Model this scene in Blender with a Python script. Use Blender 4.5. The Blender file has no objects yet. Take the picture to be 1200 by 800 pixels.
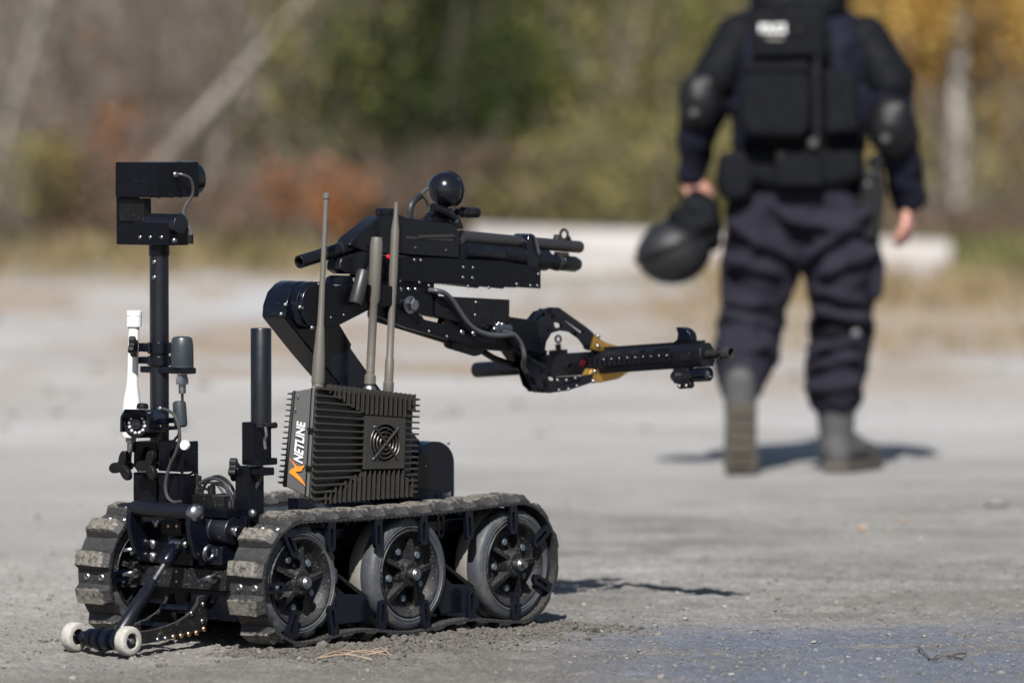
import bpy, bmesh, math, random
import numpy as np
from mathutils import Vector, Matrix, noise
from mathutils.geometry import tessellate_polygon
random.seed(7); np.random.seed(7)
R = math.radians
scene = bpy.context.scene
COL = scene.collection

# ------------------------------------------------------------------ camera, sky, sun, exposure
CAM_H, FOC, PITCH = 1.233, 7000.0, math.atan(280/7000.0)      # FOC: focal length in pixels of a 1200 px wide frame
cam = bpy.data.cameras.new('camera'); camo = bpy.data.objects.new('camera', cam); COL.objects.link(camo)
camo.location = (0, 0, CAM_H); camo.rotation_euler = (math.pi/2 - PITCH, 0, 0)
cam.sensor_width = 36.0; cam.lens = 36.0*FOC/1200.0; cam.clip_start = .5; cam.clip_end = 600
cam.dof.use_dof = True; cam.dof.focus_distance = 13.65; cam.dof.aperture_fstop = 2.5; cam.dof.aperture_blades = 0
scene.camera = camo
SUN_EL, SUN_LEFT = R(43.5), R(7.0)                              # the sun stands behind the photographer, a little to the left
w = bpy.data.worlds.new('World'); scene.world = w; w.use_nodes = True
nt = w.node_tree; nt.nodes.clear()
sky = nt.nodes.new('ShaderNodeTexSky'); sky.sky_type = 'NISHITA'; sky.sun_disc = False
sky.sun_elevation = SUN_EL; sky.sun_rotation = math.pi + SUN_LEFT
bg = nt.nodes.new('ShaderNodeBackground'); bg.inputs['Strength'].default_value = .05
wo = nt.nodes.new('ShaderNodeOutputWorld')
nt.links.new(sky.outputs[0], bg.inputs[0]); nt.links.new(bg.outputs[0], wo.inputs[0])
sun = bpy.data.lights.new('sun', 'SUN'); sun.energy = 5.0; sun.angle = R(.5); sun.color = (1, .968, .925)
suno = bpy.data.objects.new('sun', sun); COL.objects.link(suno)
suno.rotation_euler = Vector((math.sin(SUN_LEFT)*math.cos(SUN_EL), math.cos(SUN_LEFT)*math.cos(SUN_EL), -math.sin(SUN_EL))).to_track_quat('-Z', 'Y').to_euler()
scene.view_settings.view_transform = 'Standard'; scene.view_settings.look = 'None'
scene.view_settings.exposure = .80; scene.view_settings.gamma = 1
scene.cycles.max_bounces = 6; scene.cycles.use_denoising = True
scene.cycles.sample_clamp_indirect = 4

# ------------------------------------------------------------------ places: robot frame (metres), measured by ray and plane
TH = R(49.5)
RX = Vector((math.cos(TH), math.sin(TH), 0)); RY = Vector((-math.sin(TH), math.cos(TH), 0))
RO = Vector((-.4735, 13.403, 0))                                # ground under the near front hub
_f = Vector((0, math.cos(PITCH), -math.sin(PITCH))); _u = Vector((0, math.sin(PITCH), math.cos(PITCH)))
EYE = Vector((0, 0, CAM_H))
def ray(u, v): return _f + Vector((1, 0, 0))*((u-600)/FOC) + _u*((400-v)/FOC)
def at(u, v, y=None, x=None, z=None):
    """robot-frame point on one of the robot's planes (y, x or z fixed) in that direction"""
    r = ray(u, v); o = EYE - RO
    if y is not None: t = (y - o.dot(RY))/r.dot(RY)
    elif x is not None: t = (x - o.dot(RX))/r.dot(RX)
    else: t = (z - CAM_H)/r.z
    p = o + r*t
    return Vector((p.dot(RX), p.dot(RY), p.z))
def wat(u, v, Y):
    """world point at distance Y"""
    r = ray(u, v); return EYE + r*(Y/r.y)
def xz(pts, y): return [(lambda p: (p.x, p.z))(at(u, v, y=y)) for u, v in pts]

# ------------------------------------------------------------------ materials
def mat(name, color, rough=.5, metal=0., dust=0., dustcol=(.30, .28, .25), speck=0., scale=60., bump=0., spec=.5, vary=.0, updust=0., coat=0., scratch=0.):
    m = bpy.data.materials.new(name); m.use_nodes = True
    t = m.node_tree; b = t.nodes['Principled BSDF']; L = t.links.new
    b.inputs['Roughness'].default_value = rough; b.inputs['Metallic'].default_value = metal
    b.inputs['Specular IOR Level'].default_value = spec
    b.inputs['Coat Weight'].default_value = coat
    tc = t.nodes.new('ShaderNodeTexCoord')
    geo = t.nodes.new('ShaderNodeNewGeometry')
    out = None
    def nz(sc, det=4, r=.6, vec=None):
        n = t.nodes.new('ShaderNodeTexNoise'); n.inputs['Scale'].default_value = sc; n.inputs['Detail'].default_value = det
        n.inputs['Roughness'].default_value = r; L(vec or geo.outputs['Position'], n.inputs['Vector']); return n.outputs['Fac']
    def ramp(fac, a, c):
        n = t.nodes.new('ShaderNodeMapRange'); n.inputs['From Min'].default_value = a; n.inputs['From Max'].default_value = c
        L(fac, n.inputs['Value']); return n.outputs['Result']
    def mix(fac, a, c, mode='MIX'):
        n = t.nodes.new('ShaderNodeMix'); n.data_type = 'RGBA'; n.blend_type = mode
        if isinstance(fac, float): n.inputs['Factor'].default_value = fac
        else: L(fac, n.inputs['Factor'])
        for i, q in ((6, a), (7, c)):
            if isinstance(q, tuple): n.inputs[i].default_value = (*q, 1)
            else: L(q, n.inputs[i])
        return n.outputs[2]
    def mul(a, c):
        n = t.nodes.new('ShaderNodeMath'); n.operation = 'MULTIPLY'
        for i, q in enumerate((a, c)):
            if isinstance(q, (int, float)): n.inputs[i].default_value = q
            else: L(q, n.inputs[i])
        n.use_clamp = True
        return n.outputs[0]
    col = tuple(color)
    if vary:
        col = mix(nz(scale*.35), tuple(c*(1-vary) for c in color), tuple(c*(1+vary) for c in color))
    fac = None
    if dust:
        fac = mul(ramp(nz(scale, 6, .7), .62-.25*dust, .80-.1*dust), min(1., .35+dust*.6)); col = mix(fac, col, dustcol)
    if updust:
        sx = t.nodes.new('ShaderNodeSeparateXYZ'); L(geo.outputs['Normal'], sx.inputs[0])
        f2 = mul(mul(ramp(sx.outputs['Z'], .1, .95), ramp(nz(scale*.8, 5), .25, .75)), updust)
        col = mix(f2, col, dustcol)
    if speck:
        f3 = mul(ramp(nz(scale*9, 2, .5), .70-.06*speck, .76-.06*speck), .75); col = mix(f3, col, tuple(min(1, c*1.3) for c in dustcol))
    if scratch:
        mp_ = t.nodes.new('ShaderNodeMapping'); mp_.inputs['Scale'].default_value = (1, 1, 14); mp_.inputs['Rotation'].default_value = (.5, .7, .3); L(geo.outputs['Position'], mp_.inputs[0])
        f4 = mul(mul(ramp(nz(26, 3, .6, mp_.outputs[0]), .66, .74), ramp(nz(9, 3), .48, .62)), scratch); col = mix(f4, col, (.055, .055, .058))
    if isinstance(col, tuple): b.inputs['Base Color'].default_value = (*col, 1)
    else: L(col, b.inputs['Base Color'])
    rr = t.nodes.new('ShaderNodeMapRange'); L(nz(scale*.6, 4), rr.inputs['Value'])
    rr.inputs['From Min'].default_value = .25; rr.inputs['From Max'].default_value = .75
    rr.inputs['To Min'].default_value = rough*.82; rr.inputs['To Max'].default_value = min(1, rough*1.22)
    L(rr.outputs[0], b.inputs['Roughness'])
    if bump:
        n = t.nodes.new('ShaderNodeBump'); n.inputs['Strength'].default_value = bump; n.inputs['Distance'].default_value = .004
        L(nz(scale*2, 6, .65), n.inputs['Height']); L(n.outputs[0], b.inputs['Normal'])
    return m
M = {}
M['black'] = mat('black_anodised', (.0028, .0032, .0055), .26, scale=45, vary=.35, spec=.20, dust=.06, dustcol=(.022, .022, .024), scratch=.6)
M['blacktop'] = mat('black_satin', (.0030, .0038, .0078), .19, scale=40, vary=.3, spec=.36, dust=.05, dustcol=(.022, .022, .024), scratch=.6)
M['tube'] = mat('black_tube', (.0036, .0042, .0075), .36, scale=40, vary=.3, spec=.46, dust=.05, dustcol=(.022, .022, .024), scratch=.8)
M['matte'] = mat('black_matte', (.0055, .0055, .0065), .42, scale=50, vary=.3, speck=.05, spec=.22)
M['gun'] = mat('parkerised_black', (.0048, .0052, .0075), .30, scale=90, vary=.3, spec=.30, scratch=.7)
M['gunbarrel'] = mat('barrel_grey', (.020, .0185, .019), .42, scale=90, vary=.25)
M['dusty'] = mat('dusty_black', (.0075, .0075, .009), .5, spec=.25, dust=.10, speck=.55, scale=40, updust=.12)
M['rubber'] = mat('track_rubber', (.012, .012, .0135), .55, dust=.14, speck=1., scale=70, updust=.2, dustcol=(.19, .175, .155), bump=.25, vary=.3)
M['tyre'] = mat('grey_tyre', (.036, .041, .049), .58, dust=.5, speck=.4, scale=24, dustcol=(.115, .105, .09), vary=.2, bump=.1)
M['tyremud'] = mat('inner_tyre', (.13, .125, .11), .75, dust=.4, scale=50, dustcol=(.24, .21, .16), bump=.2)
M['steel'] = mat('steel', (.30, .30, .32), .30, metal=1., scale=120, vary=.1)
M['dullsteel'] = mat('dull_steel', (.24, .24, .25), .42, metal=1., scale=120, dust=.15, dustcol=(.1, .09, .08))
M['brass'] = mat('brassy_bolt', (.55, .36, .22), .35, metal=1., scale=120)
M['bluebolt'] = mat('zinc_bolt', (.15, .19, .23), .42, metal=.7, scale=100)
M['plastic'] = mat('white_plastic', (.62, .62, .62), .35, scale=30)
M['caster'] = mat('dirty_white_roller', (.33, .32, .295), .75, dust=.7, speck=.8, scale=70, dustcol=(.17, .15, .125), bump=.3)
M['cable'] = mat('grey_cable', (.035, .035, .037), .42, scale=40)
M['cableblack'] = mat('black_cable', (.012, .012, .014), .4, scale=40)
M['hose'] = mat('grey_hose', (.050, .052, .060), .4, scale=40)
M['jam'] = mat('taupe_case', (.024, .0215, .019), .40, scale=60, vary=.2, dustcol=(.2, .18, .15), speck=.1)
M['jamside'] = mat('grey_case_side', (.085, .085, .085), .42, scale=30, vary=.1)
M['antenna'] = mat('taupe_antenna', (.088, .080, .070), .5, scale=40, vary=.1)
M['orange'] = mat('orange_print', (.85, .23, .02), .5)
M['white'] = mat('white_print', (.85, .85, .85), .5)
M['gold'] = mat('gold_anodised', (.50, .29, .065), .34, metal=.75, scale=40, vary=.15)
M['red'] = mat('red_plastic', (.38, .012, .022), .3)
M['lens'] = mat('dark_glass', (.006, .006, .01), .05, spec=.8)
M['puck'] = mat('grey_antenna_cap', (.022, .028, .033), .42, scale=30, coat=.1)
M['ball'] = mat('glossy_black', (.005, .005, .008), .16, spec=.5)
M['led'] = mat('led_ring', (.75, .75, .78), .2, metal=.6)

def lug_material():
    m = mat('muddy_track_rubber', (.0135, .013, .0135), .6, scale=80, speck=1., dustcol=(.25, .23, .20), bump=.5, vary=.3)
    t = m.node_tree; b = t.nodes['Principled BSDF']; L = t.links.new
    tc = t.nodes.new('ShaderNodeTexCoord'); sx = t.nodes.new('ShaderNodeSeparateXYZ'); L(tc.outputs['Object'], sx.inputs[0])
    n = t.nodes.new('ShaderNodeTexNoise'); n.inputs['Scale'].default_value = 90; n.inputs['Detail'].default_value = 5; g = t.nodes.new('ShaderNodeNewGeometry'); L(g.outputs['Position'], n.inputs['Vector'])
    a = t.nodes.new('ShaderNodeMath'); a.operation = 'MULTIPLY_ADD'; L(n.outputs['Fac'], a.inputs[0]); a.inputs[1].default_value = .030; L(sx.outputs['Z'], a.inputs[2])
    r = t.nodes.new('ShaderNodeMapRange'); r.inputs['From Min'].default_value = .029; r.inputs['From Max'].default_value = .037; L(a.outputs[0], r.inputs['Value'])
    c2 = t.nodes.new('ShaderNodeMapRange'); c2.inputs['From Min'].default_value = .35; c2.inputs['From Max'].default_value = .65; n2 = t.nodes.new('ShaderNodeTexNoise'); n2.inputs['Scale'].default_value = 300; L(g.outputs['Position'], n2.inputs['Vector']); L(n2.outputs['Fac'], c2.inputs['Value'])
    mud = t.nodes.new('ShaderNodeMix'); mud.data_type = 'RGBA'; L(c2.outputs[0], mud.inputs['Factor']); mud.inputs[6].default_value = (.085, .078, .067, 1); mud.inputs[7].default_value = (.19, .175, .150, 1)
    x = t.nodes.new('ShaderNodeMix'); x.data_type = 'RGBA'; L(r.outputs[0], x.inputs['Factor'])
    src = b.inputs['Base Color'].links[0].from_socket; L(src, x.inputs[6]); L(mud.outputs[2], x.inputs[7]); L(x.outputs[2], b.inputs['Base Color'])
    return m
M['lugtop'] = lug_material()

# ------------------------------------------------------------------ mesh building
class MB:
    def __init__(s): s.v = []; s.f = []
    def add(s, vs, fs):
        o = len(s.v); s.v += [tuple(q) for q in vs]; s.f += [tuple(i+o for i in f) for f in fs]; return s
    def box(s, c, d, rot=None):
        c = Vector(c); hx, hy, hz = (q/2 for q in d)
        vs = [Vector((sx*hx, sy*hy, sz*hz)) for sx in (-1, 1) for sy in (-1, 1) for sz in (-1, 1)]
        if rot is not None: vs = [rot @ q for q in vs]
        return s.add([q+c for q in vs], [(0, 1, 3, 2), (4, 6, 7, 5), (0, 4, 5, 1), (2, 3, 7, 6), (0, 2, 6, 4), (1, 5, 7, 3)])
    def bb(s, x0, x1, y0, y1, z0, z1):
        return s.box(((x0+x1)/2, (y0+y1)/2, (z0+z1)/2), (abs(x1-x0), abs(y1-y0), abs(z1-z0)))
    def lathe(s, prof, p0, axis, n=24, closed=False, rmod=None, cap=True):
        """prof: (radius, distance along axis) pairs; ends with radius 0 close to a point"""
        p0 = Vector(p0); a = Vector(axis).normalized()
        q = a.orthogonal().normalized(); b = a.cross(q); o = len(s.v); rings = []
        for (r, t) in prof:
            if r < 1e-6: s.v.append(tuple(p0+a*t)); rings.append([len(s.v)-1])
            else:
                ring = []
                for i in range(n):
                    an = 2*math.pi*i/n; rr = r*(rmod(an, r) if rmod else 1)
                    s.v.append(tuple(p0+a*t+q*(rr*math.cos(an))+b*(rr*math.sin(an)))); ring.append(len(s.v)-1)
                rings.append(ring)
        pairs = list(zip(rings, rings[1:]))
        if closed: pairs.append((rings[-1], rings[0]))
        for A, B in pairs:
            if len(A) == 1 and len(B) == 1: continue
            if len(A) == 1: s.f += [(A[0], B[(i+1) % n], B[i]) for i in range(n)]
            elif len(B) == 1: s.f += [(A[i], A[(i+1) % n], B[0]) for i in range(n)]
            else: s.f += [(A[i], A[(i+1) % n], B[(i+1) % n], B[i]) for i in range(n)]
        if not closed and cap:
            if len(rings[0]) > 1: s.f.append(tuple(reversed(rings[0])))
            if len(rings[-1]) > 1: s.f.append(tuple(rings[-1]))
        return s
    def cyl(s, p0, p1, r0, r1=None, n=20):
        p0 = Vector(p0); p1 = Vector(p1); L = (p1-p0).length
        return s.lathe([(r0, 0), (r0 if r1 is None else r1, L)], p0, p1-p0, n)
    def pipe(s, p0, p1, ro, ri, n=20):
        p0 = Vector(p0); p1 = Vector(p1); L = (p1-p0).length
        return s.lathe([(ri, 0), (ro, 0), (ro, L), (ri, L)], p0, p1-p0, n, closed=True)
    def ball(s, c, r, n=20, sc=(1, 1, 1)):
        o = len(s.v); s.lathe([(0, -r)]+[(r*math.cos(t), r*math.sin(t)) for t in [(-.5+k/10)*math.pi for k in range(1, 10)]]+[(0, r)], (0, 0, 0), (0, 0, 1), n)
        for i in range(o, len(s.v)):
            q = s.v[i]; s.v[i] = (c[0]+q[0]*sc[0], c[1]+q[1]*sc[1], c[2]+q[2]*sc[2])
        return s
    def torus(s, c, axis, Rm, r, n=20, m=8):
        return s.lathe([(Rm+r*math.cos(2*math.pi*k/m), r*math.sin(2*math.pi*k/m)) for k in range(m)], c, axis, n, closed=True)
    def prism(s, poly, y0, y1, holes=(), frame=None):
        """outline in x,z pushed from y0 to y1, with through holes; frame maps (a, b, depth) to a point"""
        fr = frame or (lambda a, b, d: (a, d, b))
        loops = [list(poly)]+[list(h) for h in holes]
        tri = tessellate_polygon([[Vector((a, b, 0)) for a, b in l] for l in loops])
        flat = [p for l in loops for p in l]; o = len(s.v); n = len(flat)
        s.v += [tuple(fr(a, b, y0)) for a, b in flat]+[tuple(fr(a, b, y1)) for a, b in flat]
        if len(loops) == 1: s.f += [tuple(o+i for i in range(n)), tuple(o+n+i for i in reversed(range(n)))]
        else: s.f += [tuple(o+i for i in t) for t in tri]+[tuple(o+n+i for i in reversed(t)) for t in tri]
        k = o
        for l in loops:
            m = len(l); s.f += [(k+i, k+n+i, k+n+(i+1) % m, k+(i+1) % m) for i in range(m)]; k += m
        return s
    def path(s, pts, r, n=8, smooth=6, r1=None):
        pts = [Vector(p) for p in pts]
        if smooth and len(pts) > 2:
            P = [pts[0]*2-pts[1]]+pts+[pts[-1]*2-pts[-2]]; q = []
            for i in range(1, len(P)-2):
                for k in range(smooth):
                    t = k/smooth; a, b, c, d = P[i-1:i+3]
                    q.append(.5*((2*b)+(c-a)*t+(2*a-5*b+4*c-d)*t*t+(3*b-a-3*c+d)*t**3))
            q.append(pts[-1]); pts = q
        o = len(s.v); m = len(pts); up = None
        for i, p in enumerate(pts):
            tg = (pts[min(i+1, m-1)]-pts[max(i-1, 0)]).normalized()
            up = tg.orthogonal().normalized() if up is None else (up-tg*up.dot(tg)).normalized()
            b = tg.cross(up); rr = r if r1 is None else r+(r1-r)*i/(m-1)
            for k in range(n):
                an = 2*math.pi*k/n; s.v.append(tuple(p+up*(rr*math.cos(an))+b*(rr*math.sin(an))))
        for i in range(m-1):
            for k in range(n):
                a = o+i*n+k; b = o+i*n+(k+1) % n; s.f.append((a, b, b+n, a+n))
        s.f += [tuple(o+k for k in reversed(range(n))), tuple(o+(m-1)*n+k for k in range(n))]
        return s
    def mesh(s, name, m, off=None, sharp=38, smooth=True, fix=True):
        vs = s.v if off is None else [(a-off[0], b-off[1], c-off[2]) for a, b, c in s.v]
        me = bpy.data.meshes.new(name); me.from_pydata(vs, [], s.f)
        if fix:
            bm = bmesh.new(); bm.from_mesh(me); bmesh.ops.recalc_face_normals(bm, faces=bm.faces); bm.to_mesh(me); bm.free()
        if smooth:
            me.polygons.foreach_set('use_smooth', [True]*len(me.polygons)); me.set_sharp_from_angle(angle=R(sharp))
        if m is not None: me.materials.append(M[m] if isinstance(m, str) else m)
        return me
ORIG = {}
def link(name, me, parent=None):
    o = bpy.data.objects.new(name, me); COL.objects.link(o)
    if parent is not None: o.parent = parent
    return o
def obj(name, mb, m, parent=None, bevel=0., sharp=38, seg=1):
    """one mesh object; coordinates are given in the robot frame for anything that hangs from a thing with an origin"""
    r = parent
    while r is not None and r.parent is not None: r = r.parent
    o = link(name, mb.mesh(name, m, ORIG.get(r.name) if r is not None else None, sharp), parent)
    if bevel:
        b = o.modifiers.new('bevel', 'BEVEL'); b.width = bevel; b.segments = seg; b.limit_method = 'ANGLE'; b.angle_limit = R(40); b.harden_normals = True
    return o
def tag(o, label=None, cat=None, group=None, kind=None):
    for k, q in (('label', label), ('category', cat), ('group', group), ('kind', kind)):
        if q: o[k] = q
    return o
def thing(name, label, cat, base=(0, 0, 0), group=None, frame='robot', rz=0.):
    o = bpy.data.objects.new(name, None); COL.objects.link(o); o.empty_display_size = .1
    if frame == 'robot':
        o.location = RO+RX*base[0]+RY*base[1]+Vector((0, 0, base[2])); o.rotation_euler = (0, 0, TH); ORIG[o.name] = Vector(base)
    else: o.location = base; o.rotation_euler = (0, 0, rz); ORIG[o.name] = Vector(base) if frame == 'world' else None
    if ORIG[o.name] is None: del ORIG[o.name]
    return tag(o, label, cat, group)
def piece(name, me, parent, loc=(0, 0, 0), rot=(0, 0, 0)):
    o = link(name, me, parent); o.location = loc; o.rotation_euler = rot; return o

# ================================================================== THE ROBOT
robot = thing('tracked_robot', 'black tracked bomb disposal robot with raised arm and mast on the gravel', 'robot')
WB = .743; HUB = .155; RT = .131; RB = .139
# ---- tracks
def track_path():
    pts = []
    for k in range(60): t = k/60; pts.append((WB*t, HUB+RB-.006*math.sin(math.pi*t)+.004*t))
    for k in range(40): a = math.pi/2-math.pi*k/40; pts.append((WB+RB*math.cos(a), HUB+.002+(RB+.002)*math.sin(a)))
    for k in range(60):
        t = k/60; x = WB*(1-t); b = .5-.5*math.cos(2*math.pi*x/(WB/2)); pts.append((x, HUB-RB+.016*b))
    for k in range(40): a = -math.pi/2-math.pi*k/40; pts.append((RB*math.cos(a), HUB+RB*math.sin(a)))
    P = np.array(pts+[pts[0]]); seg = np.hypot(*np.diff(P, axis=0).T); s = np.concatenate([[0], np.cumsum(seg)])
    return P, s
TP, TS = track_path()
def tp(s):
    s = s % TS[-1]; return np.array([np.interp(s, TS, TP[:, 0]), np.interp(s, TS, TP[:, 1])])
def tframe(s):
    p = tp(s); t = tp(s+.004)-tp(s-.004); t /= np.hypot(*t); return p, t, np.array([-t[1], t[0]])
W = .100
NL = 30; PIT = TS[-1]/NL
belt = MB(); nb = 300; rows = []
for i in range(nb):
    p, t, n = tframe(TS[-1]*i/nb); d = -.0065 if i % 2 else -.0035
    rows.append([p+n*d, p+n*.001])
for i, (a, b) in enumerate(rows):
    belt.v += [(a[0], 0, a[1]), (a[0], W, a[1]), (b[0], W, b[1]), (b[0], 0, b[1])]
for i in range(nb):
    j = (i+1) % nb
    for k in range(4): belt.f.append((i*4+k, i*4+(k+1) % 4, j*4+(k+1) % 4, j*4+k))
beltme = belt.mesh('belt', 'rubber', sharp=50)
def lug_mesh(seed):
    rnd = random.Random(seed); m = MB(); prof = [(-.0245, 0), (-.0235, .003), (-.0165, .0205), (.0165, .0205), (.0235, .003), (.0245, 0)]
    ys = [(0, .22), (.019, 1.), (.045, 1.), (.07, 1.), (W-.004, .95), (W, .3)]
    for y, h in ys:
        for (x, z) in prof:
            m.v.append((x*(1 if h > .5 else .93)+rnd.uniform(-.001, .001), y+rnd.uniform(-.0008, .0008), z*h+(rnd.uniform(-.0016, .0012) if z else -.0005)))
    k = len(prof)
    for a in range(len(ys)-1):
        for b in range(k-1): m.f.append((a*k+b, a*k+b+1, (a+1)*k+b+1, (a+1)*k+b))
    m.f += [tuple(range(k)), tuple((len(ys)-1)*k+i for i in reversed(range(k)))]
    return m.mesh('tread_block', 'lugtop', sharp=26)
LUGS = [lug_mesh(i) for i in range(4)]
def ustadium(cx, z0, z1, hw, n=6):
    return [(cx-hw, z0), (cx-hw, z1-hw)]+[(cx-hw*math.cos(math.pi*k/n), z1-hw+hw*math.sin(math.pi*k/n)) for k in range(1, n)]+[(cx+hw, z1-hw), (cx+hw, z0)]
def stadium(cx, z0, z1, hw, n=5):
    return [(cx-hw*math.cos(math.pi*k/n), z1-hw+hw*math.sin(math.pi*k/n)) for k in range(n+1)]+[(cx+hw*math.cos(math.pi*k/n), z0+hw-hw*math.sin(math.pi*k/n)) for k in range(n+1)]
hm = MB().prism([(x, -z) for x, z in ustadium(0, 0, .074, .0125)], 0, .010, holes=[[(x, -z) for x, z in stadium(0, .020, .064, .0045)]])
HORN = hm.mesh('guide_horn', 'blacktop')
TBOLT = MB().lathe([(.0095, 0), (.0095, .002), (.0075, .0042), (.0045, .0042), (.0042, .0022), (0, .0022)], (0, 0, 0), (0, 0, 1), 12).mesh('bolt', 'dullsteel')
def wheel(x, y, zc, sprocket=False, inner=False):
    """wheel = rim dish with ribs; tyre, hub, axle cap and bolts as its pieces"""
    b = MB()
    b.lathe([(.103, .006), (.099, -.001), (.095, .001), (.087, .012), (.079, .020), (.05, .024), (0, .024)], (0, 0, 0), (0, 1, 0), 48, cap=False)
    ph = random.uniform(-.2, .2) + (.25 if x < .1 else -.03 if x < .5 else .1)
    for k in range(5):                                            # tapered ribs from hub to rim
        a = ph+k*2*math.pi/5; c, s_ = math.cos(a), math.sin(a); wd = .0055
        q = [(.026, -.005), (.060, .004), (.093, .014), (.088, .025), (.026, .025)]
        vs = [(r*c-e*s_, yy, r*s_+e*c) for e in (-wd, wd) for r, yy in q]
        b.add(vs, [(0, 1, 2, 3, 4), (9, 8, 7, 6, 5), (0, 5, 6, 1), (1, 6, 7, 2), (2, 7, 8, 3), (3, 8, 9, 4), (4, 9, 5, 0)])
    me = b.mesh('wheel', 'dusty', sharp=35)
    wo = link('wheel', me, robot); wo.location = (x, y, zc)
    mod = None
    if sprocket:
        def mod(an, r): return .945 if (r > .122 and (an*14/(2*math.pi)) % 1 < .36) else 1.
    t = MB().lathe([(.101, .003), (.108, -.001), (.1115, .0012), (.113, -.001), (.124, .001), (.129, .006), (RT, .014), (RT, .034), (.128, .040), (.101, .040)], (0, 0, 0), (0, 1, 0), 112 if sprocket else 64, closed=True, rmod=mod)
    piece('tyre', t.mesh('tyre', 'tyremud' if inner else 'tyre', sharp=45), wo)
    if inner: return wo
    h = MB().lathe([(0, -.006), (.026, -.006), (.032, 0), (.034, .022)], (0, 0, 0), (0, 1, 0), 28)
    piece('hub', h.mesh('hub', 'dusty'), wo)
    cap = MB().lathe([(0, -.024), (.009, -.024), (.010, -.0225), (.0125, -.0225), (.0145, -.020), (.0145, -.006)], (0, 0, 0), (0, 1, 0), 20)
    if x > .6: cap.lathe([(0, -.033), (.008, -.033), (.0085, -.024)], (0, 0, 0), (0, 1, 0), 6)
    piece('axle_cap', cap.mesh('axle_cap', 'dullsteel'), wo)
    for k in range(5):
        a = ph+(k+.5)*2*math.pi/5
        piece('bolt', WBOLT, wo, (.057*math.cos(a), .022, .057*math.sin(a)))
    return wo
WBOLT = MB().lathe([(0, -.009), (.0075, -.009), (.0082, -.0075), (.0082, 0)], (0, 0, 0), (0, 1, 0), 8).mesh('bolt', 'bluebolt')
for y0, near in ((-.012, True), (.466, False)):
    tk = link('track', beltme, robot); tk.location = (0, y0, 0)
    for i in range(NL):
        p, t, n = tframe(PIT*(i+.5)+.012); a = math.atan2(-t[1], t[0])
        piece('tread_block', LUGS[i % 4], tk, (p[0], 0, p[1]), (0, a, 0))
        if i % 2 == 0:
            p, t, n = tframe(PIT*(i+1.0)+.012); a = math.atan2(-t[1], t[0])
            piece('guide_horn', HORN, tk, (p[0], .001, p[1]), (0, a+random.uniform(-.05, .05), 0))
            piece('guide_horn', HORN, tk, (p[0], W-.011, p[1]), (0, a, 0))
            for yy in (.026, .072): piece('bolt', TBOLT, tk, (p[0], yy, p[1]), (0, a, 0))
    for i, x in enumerate((0, .372, .743)):
        z = HUB if i == 0 else HUB-.003
        wheel(x, y0+.014, z, sprocket=(i == 0))
        wheel(x, y0+.050, z, inner=True)
# ---- hull
hull = MB().prism([(-.02, .12), (.02, .095), (.74, .095), (.80, .14), (.80, .272), (-.02, .272)], .105, .452)
obj('hull', hull, 'black', robot, .003)
obj('deck_plate', MB().bb(.02, .80, .112, .446, .274, .288), 'black', robot, .002)
for y in (.09, .468):                                              # side rails seen under the upper run
    obj('side_rail', MB().prism([(.06, .235), (.70, .235), (.70, .262), (.06, .262)], y, y-.012 if y < .2 else y+.012), 'blacktop', robot, .003)
# polished skid plates between the wheels
for a0 in (0, .372):
    for y in (.006, .548):
        yb = y+.07 if y < .2 else y-.07
        skid = [(a0+.118, .150), (a0+.165, .118), (a0+.238, .112), (a0+.262, .062), (a0+.245, .050), (a0+.125, .050), (a0+.108, .075)]
        obj('skid_plate', MB().prism(skid, y+(.01 if y < .2 else -.01), yb), 'blacktop', robot, .002)
        obj('brace', MB().prism([(a0+.13, .165), (a0+.145, .165), (a0+.245, .108), (a0+.235, .100)], y+.012 if y < .2 else y-.012, yb), 'matte', robot, .001)
# dark fender wedge at the front end of the deck
obj('fender', MB().prism([(.10, .290), (.19, .290), (.19, .300), (.12, .335), (.10, .335)], .10, .135), 'blacktop', robot, .002)
obj('fender', MB().prism([(.10, .290), (.19, .290), (.19, .300), (.12, .335), (.10, .335)], .42, .455), 'blacktop', robot, .002)

# ---- front frame
X0 = -.09
def fx(u, v, x=X0): return at(u, v, x=x)
obj('cross_bar', MB().bb(X0, X0+.03, .150, .455, .132, .180), 'dusty', robot, .002)
obj('front_plate', MB().bb(X0+.03, X0+.038, .115, .455, .09, .285), 'black', robot, .002)
obj('lower_plate', MB().bb(X0+.012, X0+.030, .125, .27, .065, .131), 'black', robot, .002)
# two D shaped cheek plates carrying the push bar
def cheek(yc):
    pl = [(-.155, .322), (-.135, .322), (-.125, .300), (-.115, .280)]+[(-.06, .280), (-.06, .186), (-.095, .186)]+[(-.095-.068*math.sin(a), .186+.125*(1-math.cos(a))) for a in [k*math.pi/2/8 for k in range(1, 8)]]
    return MB().prism(pl, yc-.007, yc+.007)
TB = -.140
pa, pb = at(157, 597, x=TB), at(227, 598, x=TB)
yL, yR = pa.y, pb.y; zb = (pa.z+pb.z)/2
obj('cheek_plate', cheek(yL), 'blacktop', robot, .002); obj('cheek_plate', cheek(yR), 'blacktop', robot, .002)
obj('push_bar', MB().lathe([(.017, 0), (.0175, .003), (.0175, yL-yR-.003), (.017, yL-yR)], (TB, yR, zb), (0, 1, 0), 24), 'tube', robot)
def dome(p, axis, r, m='steel', par=robot, h=.6):
    r *= .88 if r < .012 else 1
    return obj('bolt', MB().lathe([(0, r*h), (r*.35, r*h*.95), (r*.7, r*h*.72), (r*.95, r*h*.3), (r, 0), (r, -r*.5)], p, axis, 18), m, par)
dome((TB, yR-.008, zb-.002), (-.25, -1, 0), .021)
for (u, v, r) in ((178, 637, .0125), (178, 652, .0125), (182, 613, .011)): dome(at(u, v, x=-.098), (-1, 0, 0), r)
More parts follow.
